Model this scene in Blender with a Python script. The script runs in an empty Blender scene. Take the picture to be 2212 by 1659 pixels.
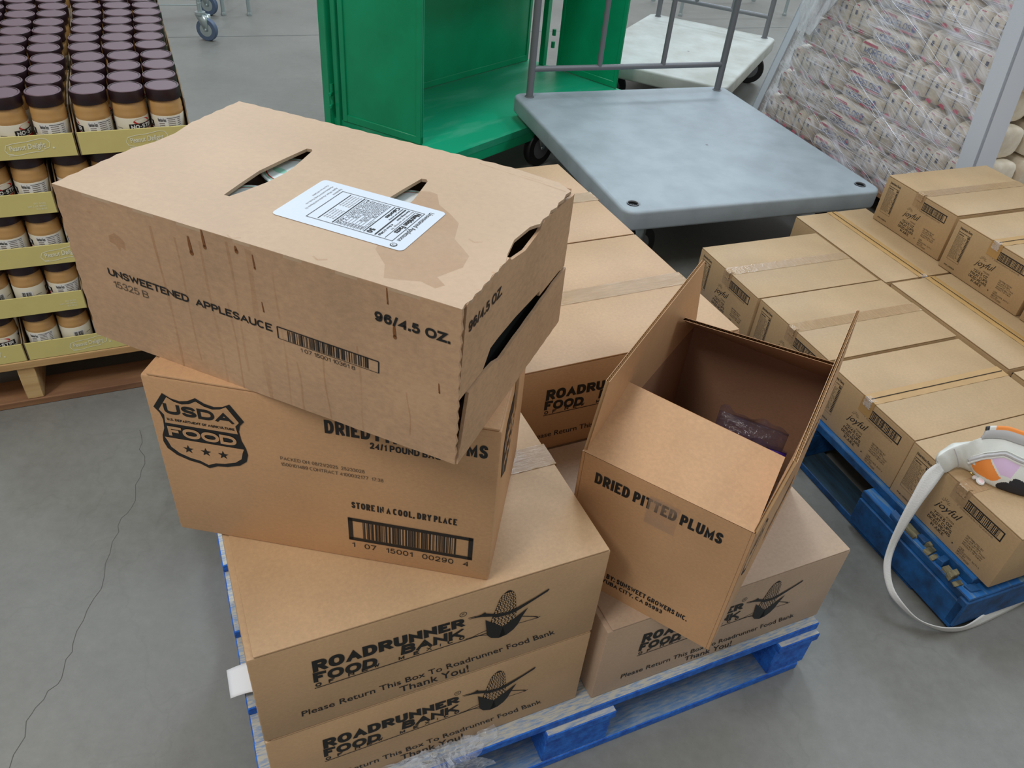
import bpy, bmesh, math, random
from mathutils import Vector as V, Matrix
random.seed(7)
SC = bpy.context.scene
COL = SC.collection
PI = math.pi

# ------------------------------------------------------------------ camera
F_PX, PITCH, ROLL, CAM_H = 1704.68, 0.6695, 0.1015, 1.457
cp, sp, cr, sr = math.cos(PITCH), math.sin(PITCH), math.cos(ROLL), math.sin(ROLL)
fwd = V((0, cp, -sp)); up0 = V((0, sp, cp)); rt0 = V((1, 0, 0))
rt = cr * rt0 + sr * up0; up = -sr * rt0 + cr * up0
cam = bpy.data.cameras.new('camera'); cam_o = bpy.data.objects.new('camera', cam); COL.objects.link(cam_o)
cam.sensor_fit = 'HORIZONTAL'; cam.sensor_width = 36.0; cam.lens = F_PX / 2212 * 36.0
cam.clip_start = 0.02
m = Matrix.Identity(4)
for i in range(3):
    m[i][0] = rt[i]; m[i][1] = up[i]; m[i][2] = -fwd[i]
m[2][3] = CAM_H
cam_o.matrix_world = m
SC.camera = cam_o

# ------------------------------------------------------------------ light
SC.view_settings.view_transform = 'Standard'; SC.view_settings.look = 'None'
SC.view_settings.gamma = 1; SC.view_settings.use_curve_mapping = False
SC.view_settings.exposure = 0.42
W = bpy.data.worlds.new('hall'); SC.world = W; W.use_nodes = True
W.node_tree.nodes['Background'].inputs[0].default_value = (1.0, 0.96, 0.90, 1)
W.node_tree.nodes['Background'].inputs[1].default_value = 0.275
# rows of ceiling fixtures: x, y, power, width, length
LAMPS = [(-2.4, -1.5, 140, .6, 2.6), (-3.6, 5.2, 68, .6, 2.6), (0.3, 3.8, 74, .6, 2.6), (-3.6, 8.6, 98, .6, 2.6), (1.7, 10.1, 138, 2.4, 1.1), (4.4, 1.6, 80, .6, 2.6), (4.4, 6.4, 75, .6, 2.6), (4.2, 12.0, 95, 2.0, 1.1)]
for lx, ly, en, sx, sy in LAMPS:
    ld = bpy.data.lights.new('strip_light', 'AREA'); ld.shape = 'RECTANGLE'; ld.size = sx; ld.size_y = sy
    ld.energy = en; ld.color = (1.0, 0.98, 0.95) if ly < 0 else (0.76, 0.89, 1.0)
    lo = bpy.data.objects.new('strip_light', ld); lo.location = (lx, ly, 5.6); COL.objects.link(lo)

# ------------------------------------------------------------------ materials
def nd(t, typ, **kw):
    n = t.nodes.new(typ)
    for k, v in kw.items():
        if k in n.inputs: n.inputs[k].default_value = v
        else: setattr(n, k, v)
    return n
def srgb(r, g, b):
    f = lambda c: (c / 255 / 12.92) if c / 255 <= .04045 else ((c / 255 + .055) / 1.055) ** 2.4
    return (f(r), f(g), f(b), 1)
def mat(name, col, rough=.6, metal=0, var=0, scale=8, col2=None, bump=0, bscale=60, stretch=(1, 1, 1), detail=4, lo=.35, hi=.65, spec=None, **kw):
    M = bpy.data.materials.new(name); M.use_nodes = True; t = M.node_tree; p = t.nodes['Principled BSDF']
    p.inputs['Base Color'].default_value = col; p.inputs['Roughness'].default_value = rough; p.inputs['Metallic'].default_value = metal
    if spec is not None: p.inputs['Specular IOR Level'].default_value = spec
    for k, v in kw.items(): p.inputs[k].default_value = v
    if var or col2 or bump:
        tc = nd(t, 'ShaderNodeTexCoord'); mp = nd(t, 'ShaderNodeMapping'); mp.inputs['Scale'].default_value = stretch
        t.links.new(tc.outputs['Object'], mp.inputs[0])
    if var or col2:
        n = nd(t, 'ShaderNodeTexNoise', Scale=scale, Detail=detail, Roughness=.6); t.links.new(mp.outputs[0], n.inputs['Vector'])
        r = nd(t, 'ShaderNodeMapRange'); r.inputs[1].default_value = lo; r.inputs[2].default_value = hi
        t.links.new(n.outputs['Fac'], r.inputs[0])
        mx = nd(t, 'ShaderNodeMix', data_type='RGBA')
        c2 = col2 or tuple(c * (1 - var) for c in col[:3]) + (1,)
        mx.inputs[6].default_value = col; mx.inputs[7].default_value = c2
        t.links.new(r.outputs[0], mx.inputs[0]); t.links.new(mx.outputs[2], p.inputs['Base Color'])
    if bump:
        n2 = nd(t, 'ShaderNodeTexNoise', Scale=bscale, Detail=3); t.links.new(mp.outputs[0], n2.inputs['Vector'])
        b = nd(t, 'ShaderNodeBump', Strength=bump, Distance=.002); t.links.new(n2.outputs['Fac'], b.inputs['Height'])
        t.links.new(b.outputs[0], p.inputs['Normal'])
    return M
def cardboard(name, col, var=.10, fine=160, rough=.5):
    """kraft board: soft blotches plus fine fibre flecks"""
    M = bpy.data.materials.new(name); M.use_nodes = True; t = M.node_tree; p = t.nodes['Principled BSDF']
    p.inputs['Roughness'].default_value = rough; p.inputs['Specular IOR Level'].default_value = .5
    tc = nd(t, 'ShaderNodeTexCoord')
    n1 = nd(t, 'ShaderNodeTexNoise', Scale=7, Detail=3); n2 = nd(t, 'ShaderNodeTexNoise', Scale=fine, Detail=4, Roughness=.7)
    mp = nd(t, 'ShaderNodeMapping'); mp.inputs['Scale'].default_value = (1, 1, 1.7)
    t.links.new(tc.outputs['Object'], mp.inputs[0]); t.links.new(tc.outputs['Object'], n1.inputs['Vector']); t.links.new(mp.outputs[0], n2.inputs['Vector'])
    a = nd(t, 'ShaderNodeMath', operation='ADD'); t.links.new(n1.outputs['Fac'], a.inputs[0]); t.links.new(n2.outputs['Fac'], a.inputs[1])
    r = nd(t, 'ShaderNodeMapRange'); r.inputs[1].default_value = .75; r.inputs[2].default_value = 1.25; t.links.new(a.outputs[0], r.inputs[0])
    mx = nd(t, 'ShaderNodeMix', data_type='RGBA'); mx.inputs[6].default_value = tuple(c * (1 - var) for c in col[:3]) + (1,)
    mx.inputs[7].default_value = tuple(min(1, c * (1 + var)) for c in col[:3]) + (1,)
    t.links.new(r.outputs[0], mx.inputs[0]); t.links.new(mx.outputs[2], p.inputs['Base Color'])
    b = nd(t, 'ShaderNodeBump', Strength=.06, Distance=.002); t.links.new(a.outputs[0], b.inputs['Height']); t.links.new(b.outputs[0], p.inputs['Normal'])
    return M
def film(name, col, alpha, rough=.15, scale=30, stretch=(1, 1, 1), lo=.4, hi=.7, bump=.4, amax=None):
    """clear plastic: see-through with brighter creases"""
    M = bpy.data.materials.new(name); M.use_nodes = True; t = M.node_tree; p = t.nodes['Principled BSDF']
    p.inputs['Base Color'].default_value = col; p.inputs['Roughness'].default_value = rough
    tc = nd(t, 'ShaderNodeTexCoord'); mp = nd(t, 'ShaderNodeMapping'); mp.inputs['Scale'].default_value = stretch
    n = nd(t, 'ShaderNodeTexNoise', Scale=scale, Detail=5, Roughness=.65)
    t.links.new(tc.outputs['Object'], mp.inputs[0]); t.links.new(mp.outputs[0], n.inputs['Vector'])
    r = nd(t, 'ShaderNodeMapRange'); r.inputs[1].default_value = lo; r.inputs[2].default_value = hi
    r.inputs[3].default_value = alpha; r.inputs[4].default_value = amax if amax is not None else min(1, alpha * 3)
    t.links.new(n.outputs['Fac'], r.inputs[0]); t.links.new(r.outputs[0], p.inputs['Alpha'])
    b = nd(t, 'ShaderNodeBump', Strength=bump, Distance=.01); t.links.new(n.outputs['Fac'], b.inputs['Height']); t.links.new(b.outputs[0], p.inputs['Normal'])
    return M

INK = mat('black_ink', srgb(22, 21, 22), .55)
INKG = mat('grey_ink', srgb(92, 78, 64), .6)
K_A = cardboard('kraft_tan', srgb(190, 156, 118))
K_C = cardboard('kraft_rose', srgb(184, 158, 134))
K_E = cardboard('kraft_golden', srgb(194, 152, 111))
K_F = cardboard('kraft_mottled', srgb(184, 150, 118), .16, 90)
K_FT = cardboard('kraft_mottled_top', srgb(188, 161, 133), .06, 120)
K_P = cardboard('kraft_yellow', srgb(176, 147, 109))
K_G = cardboard('kraft_pale', srgb(188, 154, 118))
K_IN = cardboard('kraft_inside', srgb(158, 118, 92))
FLUTE = cardboard('flute_paper', srgb(200, 168, 126), .05)
STAIN = film('dried_stain', srgb(166, 122, 82), .12, .5, 14, (1, 1, 1), .3, .7, 0, .22)
DRIP = film('drip_stain', srgb(164, 104, 38), .03, .45, 26, (1, 1, .15), .35, .75, 0, .26)
DRIPD = mat('dark_drip', srgb(126, 78, 38), .35)
TAPE = film('clear_tape', srgb(182, 150, 112), .72, .05, 26, (1, 6, 1), .45, .7, .22, .95)
TAPE.node_tree.nodes['Principled BSDF'].inputs['Specular IOR Level'].default_value = .9
TAPEB = mat('brown_tape', srgb(180, 142, 88), .42, var=.1, scale=20)
TAPESHINE = mat('painted_tape_glare', srgb(225, 220, 212), .12, bump=1.0, bscale=90, var=.3, scale=60)  # tape glare painted as a pale colour; no strip of it is drawn
WHITE = mat('white_label', srgb(206, 216, 228), .5)
PAPER = mat('white_paper', srgb(226, 230, 236), .7)
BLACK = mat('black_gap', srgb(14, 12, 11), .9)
BLUEP = mat('blue_paint', srgb(38, 116, 218), .65, col2=srgb(22, 82, 178), scale=60, bump=.9, bscale=240)
BLUEW = mat('worn_blue_top', srgb(120, 147, 182), .85, col2=srgb(184, 181, 170), scale=280, detail=9, stretch=(.16, 1, 1), lo=.36, hi=.56, bump=.6, bscale=160)
BLUEB = mat('dusty_blue_board', srgb(82, 120, 164), .85, col2=srgb(138, 148, 156), scale=260, detail=9, stretch=(.16, 1, 1), lo=.36, hi=.66, bump=.5, bscale=160)
BLUED = mat('dark_blue_paint', srgb(15, 82, 140), .6, col2=srgb(11, 52, 90), scale=22, bump=.6, bscale=90)
BLUEK = mat('shaded_blue_board', srgb(30, 62, 84), .8, col2=srgb(24, 38, 42), scale=50, detail=8, stretch=(.14, 1, 1), bump=.5, bscale=60)  # shade in the pallet opening painted into the board-top colour
BLUEDW = mat('dark_blue_worn', srgb(22, 94, 160), .7, col2=srgb(112, 130, 120), scale=60, detail=8, stretch=(.14, 1, 1), lo=.5, hi=.7, bump=.6, bscale=40)
SPLINT = mat('split_wood', srgb(138, 128, 98), .85, col2=srgb(70, 68, 52), scale=90, stretch=(.2, 1, 1), bump=1, bscale=60)
WOOD = mat('pine', srgb(214, 184, 130), .75, col2=srgb(182, 142, 92), scale=20, stretch=(.08, 1, 1), bump=.3, bscale=80)
WOODD = mat('old_pine', srgb(164, 122, 84), .8, col2=srgb(120, 84, 58), scale=16, stretch=(.15, 1, 1), bump=.4, bscale=60)
GREEN = mat('green_paint', srgb(12, 166, 116), .36, col2=srgb(14, 152, 104), scale=5, bump=.15, bscale=9)
GREENF = mat('green_floor_worn', srgb(24, 158, 116), .35, col2=srgb(92, 176, 146), scale=6, stretch=(.4, 1.5, 1), lo=.5, hi=.8)
GREYPL = mat('grey_plastic', srgb(158, 169, 176), .45, col2=srgb(145, 155, 162), scale=8, detail=9, lo=.38, hi=.66, bump=.15, bscale=120)
CREAMPL = mat('cream_plastic', srgb(192, 196, 192), .55, col2=srgb(170, 172, 164), scale=5, bump=.15, bscale=90)
TUBE = mat('grey_tube', srgb(112, 114, 118), .4, .1)
RUBBER = mat('black_rubber', srgb(22, 22, 24), .6)
RUBBERB = mat('blue_grey_rubber', srgb(82, 98, 124), .5)
STEEL = mat('zinc_steel', srgb(182, 194, 196), .3, .7)
REDP = mat('red_paint', srgb(170, 20, 22), .45)
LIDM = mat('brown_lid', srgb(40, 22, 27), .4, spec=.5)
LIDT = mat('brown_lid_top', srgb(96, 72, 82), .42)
PB = mat('peanut_butter', srgb(192, 150, 94), .22, var=.08, scale=20)
JLAB = mat('cream_jar_label', srgb(222, 216, 196), .5)
JWHT = mat('jar_white', srgb(228, 228, 226), .5)
JRED = mat('jar_red', srgb(196, 42, 44), .5)
JORG = mat('jar_orange', srgb(226, 120, 36), .5)
TRAY = mat('olive_tray', srgb(216, 204, 130), .55, var=.05, scale=20)
TRAYIN = mat('tray_inside', srgb(140, 118, 88), .8, var=.15, scale=30)
TRAYLOGO = mat('tray_logo', srgb(240, 240, 216), .55)
BAGW = mat('sugar_bag_paper', srgb(244, 236, 218), .5, col2=srgb(222, 208, 186), scale=12, bump=.6, bscale=30)
BAGBLUE = mat('bag_blue', srgb(62, 88, 150), .5)
BAGRED = mat('bag_red', srgb(204, 62, 92), .5)
BAGNAVY = mat('bag_navy', srgb(52, 58, 92), .5)
def streak_film(name, col):
    """stretch film: faint haze plus bright taut streaks running two ways across the load"""
    M = bpy.data.materials.new(name); M.use_nodes = True; t = M.node_tree; p = t.nodes['Principled BSDF']
    p.inputs['Base Color'].default_value = col; p.inputs['Roughness'].default_value = .16
    tc = nd(t, 'ShaderNodeTexCoord'); outs = []
    for ang, fine in ((-.42, 70), (-.02, 90), (-.62, 36)):
        d = (math.cos(ang) * .4226, math.cos(ang) * -.9063, math.sin(ang)); e = (-math.sin(ang) * .4226, -math.sin(ang) * -.9063, math.cos(ang))
        d1 = nd(t, 'ShaderNodeVectorMath', operation='DOT_PRODUCT'); d1.inputs[1].default_value = tuple(x * 1.6 for x in d)
        d2 = nd(t, 'ShaderNodeVectorMath', operation='DOT_PRODUCT'); d2.inputs[1].default_value = tuple(x * fine for x in e)
        cb = nd(t, 'ShaderNodeCombineXYZ')
        for k, n_ in ((0, d1), (1, d2)): t.links.new(tc.outputs['Object'], n_.inputs[0]); t.links.new(n_.outputs['Value'], cb.inputs[k])
        n = nd(t, 'ShaderNodeTexNoise', Scale=1.0, Detail=3, Roughness=.55); t.links.new(cb.outputs[0], n.inputs['Vector']); outs.append(n)
    big = nd(t, 'ShaderNodeTexNoise', Scale=3.2, Detail=2); t.links.new(tc.outputs['Object'], big.inputs['Vector'])
    mx = nd(t, 'ShaderNodeMath', operation='MAXIMUM'); t.links.new(outs[0].outputs['Fac'], mx.inputs[0]); t.links.new(outs[1].outputs['Fac'], mx.inputs[1])
    mx2 = nd(t, 'ShaderNodeMath', operation='MAXIMUM'); t.links.new(mx.outputs[0], mx2.inputs[0]); t.links.new(outs[2].outputs['Fac'], mx2.inputs[1])
    ad = nd(t, 'ShaderNodeMath', operation='MULTIPLY_ADD'); ad.inputs[1].default_value = .45; t.links.new(big.outputs['Fac'], ad.inputs[0]); t.links.new(mx2.outputs[0], ad.inputs[2])
    r = nd(t, 'ShaderNodeMapRange'); r.inputs[1].default_value = .70; r.inputs[2].default_value = 1.02; r.inputs[3].default_value = .14; r.inputs[4].default_value = .86
    t.links.new(ad.outputs[0], r.inputs[0]); t.links.new(r.outputs[0], p.inputs['Alpha'])
    b = nd(t, 'ShaderNodeBump', Strength=.7, Distance=.01); t.links.new(mx2.outputs[0], b.inputs['Height']); t.links.new(b.outputs[0], p.inputs['Normal'])
    return M
WRAP = streak_film('stretch_film', srgb(244, 244, 254))
BUNCH = film('bunched_film', srgb(246, 248, 254), .25, .12, 30, (1, 1, .3), .4, .62, 1, .85)
SCRAP = film('film_scrap', srgb(232, 238, 248), .14, .06, 26, (1, 1, 1), .42, .7, 1, .5)
STRAND = mat('film_fold', srgb(226, 228, 238), .15, Alpha=.55)
POST = mat('white_corner_board', srgb(206, 212, 222), .5)
PURPLE = mat('purple_pouch', srgb(62, 34, 128), .2, var=.3, scale=8, bump=.5, bscale=20)
CLEARB = film('clear_pouch', srgb(74, 62, 84), .28, .06, 18, (1, 1, 1), .4, .65, .9, .6)
LEATHER = mat('white_leather', srgb(216, 218, 212), .45, bump=.25, bscale=120)
L_OR = mat('orange_patch', srgb(236, 142, 62), .5)
L_LI = mat('lilac_patch', srgb(214, 186, 218), .5)
L_BK = mat('black_patch', srgb(34, 34, 40), .5)
L_ZIP = mat('grey_zip', srgb(196, 196, 198), .4)
WEB = mat('white_webbing', srgb(212, 212, 210), .8, bump=.4, bscale=300, stretch=(1, 1, 1))
CHARM = mat('pink_charm', srgb(238, 206, 206), .35)
GOLD = mat('gold_clip', srgb(206, 170, 90), .3, .9)
CUPW = mat('cup_lid_white', srgb(226, 238, 240), .25)
CUPG = mat('cup_green', srgb(10, 112, 62), .4)
CUPMINT = mat('cup_mint', srgb(150, 210, 190), .4)

def floor_mat():
    M = bpy.data.materials.new('polished_concrete'); M.use_nodes = True; t = M.node_tree; p = t.nodes['Principled BSDF']
    tc = nd(t, 'ShaderNodeTexCoord')
    a = nd(t, 'ShaderNodeTexNoise', Scale=1.3, Detail=6, Roughness=.6); b = nd(t, 'ShaderNodeTexNoise', Scale=34, Detail=8, Roughness=.78)
    c = nd(t, 'ShaderNodeTexVoronoi', Scale=3.2, feature='DISTANCE_TO_EDGE')
    w = nd(t, 'ShaderNodeTexNoise', Scale=5, Detail=4)
    wm = nd(t, 'ShaderNodeMix', data_type='RGBA'); wm.inputs[0].default_value = .25
    t.links.new(tc.outputs['Object'], wm.inputs[6]); t.links.new(tc.outputs['Object'], w.inputs['Vector']); t.links.new(w.outputs['Color'], wm.inputs[7])
    for n in (a, b): t.links.new(tc.outputs['Object'], n.inputs['Vector'])
    t.links.new(wm.outputs[2], c.inputs['Vector'])
    s = nd(t, 'ShaderNodeMath', operation='MULTIPLY_ADD'); s.inputs[1].default_value = .6
    t.links.new(b.outputs['Fac'], s.inputs[0]); t.links.new(a.outputs['Fac'], s.inputs[2])
    r = nd(t, 'ShaderNodeMapRange'); r.inputs[1].default_value = .55; r.inputs[2].default_value = 1.05; t.links.new(s.outputs[0], r.inputs[0])
    mx = nd(t, 'ShaderNodeMix', data_type='RGBA'); mx.inputs[6].default_value = srgb(106, 105, 100); mx.inputs[7].default_value = srgb(132, 132, 127)
    t.links.new(r.outputs[0], mx.inputs[0])
    cr_ = nd(t, 'ShaderNodeMapRange'); cr_.inputs[1].default_value = 0; cr_.inputs[2].default_value = .012; cr_.inputs[3].default_value = .93; cr_.inputs[4].default_value = 1
    t.links.new(c.outputs['Distance'], cr_.inputs[0])
    mm = nd(t, 'ShaderNodeMix', data_type='RGBA', blend_type='MULTIPLY'); mm.inputs[0].default_value = 1
    t.links.new(mx.outputs[2], mm.inputs[6]); t.links.new(cr_.outputs[0], mm.inputs[7]); t.links.new(mm.outputs[2], p.inputs['Base Color'])
    rr = nd(t, 'ShaderNodeMapRange'); rr.inputs[3].default_value = .32; rr.inputs[4].default_value = .5; t.links.new(b.outputs['Fac'], rr.inputs[0]); t.links.new(rr.outputs[0], p.inputs['Roughness'])
    return M
FLOORM = floor_mat()
CRACK = mat('floor_crack', srgb(84, 82, 78), .8)
JOINT = mat('floor_joint', srgb(96, 98, 98), .8)

# ------------------------------------------------------------------ mesh helpers
X, Y, Z = V((1, 0, 0)), V((0, 1, 0)), V((0, 0, 1))
class MB:
    def __init__(s): s.v = []; s.f = []; s.m = []; s.mats = []
    def mi(s, M):
        if M not in s.mats: s.mats.append(M)
        return s.mats.index(M)
    def add(s, vs, fs, M):
        o = len(s.v); k = s.mi(M); s.v += [tuple(p) for p in vs]
        for f in fs: s.f.append([o + i for i in f]); s.m.append(k)
    def box(s, o, a, b, c, M, bev=0, seg=1):
        """box spanned from corner o by vectors a, b, c (right-handed)"""
        o = V(o); a = V(a); b = V(b); c = V(c)
        P = [o, o + a, o + a + b, o + b, o + c, o + a + c, o + a + b + c, o + b + c]
        fs = [(0, 3, 2, 1), (4, 5, 6, 7), (0, 1, 5, 4), (1, 2, 6, 5), (2, 3, 7, 6), (3, 0, 4, 7)]
        if not bev: return s.add(P, fs, M)
        bm = bmesh.new(); vv = [bm.verts.new(p) for p in P]
        for f in fs: bm.faces.new([vv[i] for i in f])
        bmesh.ops.bevel(bm, geom=list(bm.edges), offset=bev, segments=seg, affect='EDGES', profile=.5)
        bm.verts.index_update(); s.add([v.co.copy() for v in bm.verts], [[v.index for v in f.verts] for f in bm.faces], M); bm.free()
    def abox(s, x0, x1, y0, y1, z0, z1, M, bev=0, seg=1):
        s.box((x0, y0, z0), (x1 - x0, 0, 0), (0, y1 - y0, 0), (0, 0, z1 - z0), M, bev, seg)
    def tube(s, pts, r, M, n=12, cap=True):
        pts = [V(p) for p in pts]; rings = []; vs = []; fs = []
        ref = None
        for i, p in enumerate(pts):
            d = (pts[min(i + 1, len(pts) - 1)] - pts[max(i - 1, 0)]).normalized()
            if ref is None: ref = d.orthogonal().normalized()
            e = (ref - d * ref.dot(d)).normalized(); ref = e; g = d.cross(e)
            rr = r[i] if isinstance(r, (list, tuple)) else r
            for k in range(n):
                t = 2 * PI * k / n; vs.append(p + e * rr * math.cos(t) + g * rr * math.sin(t))
        for i in range(len(pts) - 1):
            for k in range(n):
                a = i * n + k; b = i * n + (k + 1) % n; fs.append((a, b, b + n, a + n))
        if cap: fs.append(tuple(range(n - 1, -1, -1))); fs.append(tuple(range((len(pts) - 1) * n, len(pts) * n)))
        s.add(vs, fs, M)
    def lathe(s, prof, M, n=28, o=(0, 0, 0), axis=None, ribs=0, cap=(True, True)):
        o = V(o); vs = []; fs = []
        if axis is None: e, g, d = X, Y, Z
        else: d = V(axis).normalized(); e = d.orthogonal().normalized(); g = d.cross(e)
        for (r, z) in prof:
            for k in range(n):
                t = 2 * PI * k / n; q = r * (1 - ribs * (k % 2)) ; vs.append(o + e * q * math.cos(t) + g * q * math.sin(t) + d * z)
        for i in range(len(prof) - 1):
            for k in range(n):
                a = i * n + k; b = i * n + (k + 1) % n; fs.append((a, b, b + n, a + n))
        if cap[0] and prof[0][0] > 1e-5: fs.append(tuple(range(n - 1, -1, -1)))
        if cap[1] and prof[-1][0] > 1e-5: fs.append(tuple(range((len(prof) - 1) * n, len(prof) * n)))
        s.add(vs, fs, M)
    def grid(s, fn, nu, nv, M, closed=False):
        vs = [fn(i / nu, j / nv) for j in range(nv + 1) for i in range(nu + (0 if closed else 1))]
        w = nu if closed else nu + 1; fs = []
        for j in range(nv):
            for i in range(nu):
                a = j * w + i; b = j * w + (i + 1) % w; fs.append((a, b, b + w, a + w))
        if callable(M):
            o = len(s.v); s.v += [tuple(p) for p in vs]
            for idx, f in enumerate(fs):
                i = idx % nu; j = idx // nu; s.f.append([o + q for q in f]); s.m.append(s.mi(M((i + .5) / nu, (j + .5) / nv)))
        else: s.add(vs, fs, M)
    def build(s, name, parent=None, smooth=40):
        me = bpy.data.meshes.new(name); me.from_pydata(s.v, [], s.f)
        for M in s.mats: me.materials.append(M)
        me.polygons.foreach_set('material_index', s.m)
        if smooth:
            me.polygons.foreach_set('use_smooth', [True] * len(s.f)); me.update(); me.set_sharp_from_angle(angle=math.radians(smooth))
        me.update()
        o = bpy.data.objects.new(name, me); COL.objects.link(o)
        if parent: o.parent = parent
        return o

_tc = {}
def text_geo(s, shear=0, space=1.0):
    k = (s, shear, space)
    if k not in _tc:
        c = bpy.data.curves.new('lettering', 'FONT'); c.body = s; c.shear = shear; c.space_character = space
        c.resolution_u = 3; c.fill_mode = 'FRONT'
        o = bpy.data.objects.new('lettering', c); me = bpy.data.meshes.new_from_object(o)
        vs = [(v.co.x, v.co.y) for v in me.vertices]; fs = [tuple(p.vertices) for p in me.polygons]
        xs = [v[0] for v in vs]; ys = [v[1] for v in vs]; w = max(xs) - min(xs); h = max(ys) - min(ys)
        _tc[k] = ([((x - min(xs)) / w, (y - min(ys)) / h) for x, y in vs], fs, w, h)
        bpy.data.objects.remove(o); bpy.data.curves.remove(c); bpy.data.meshes.remove(me)
    return _tc[k]
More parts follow.
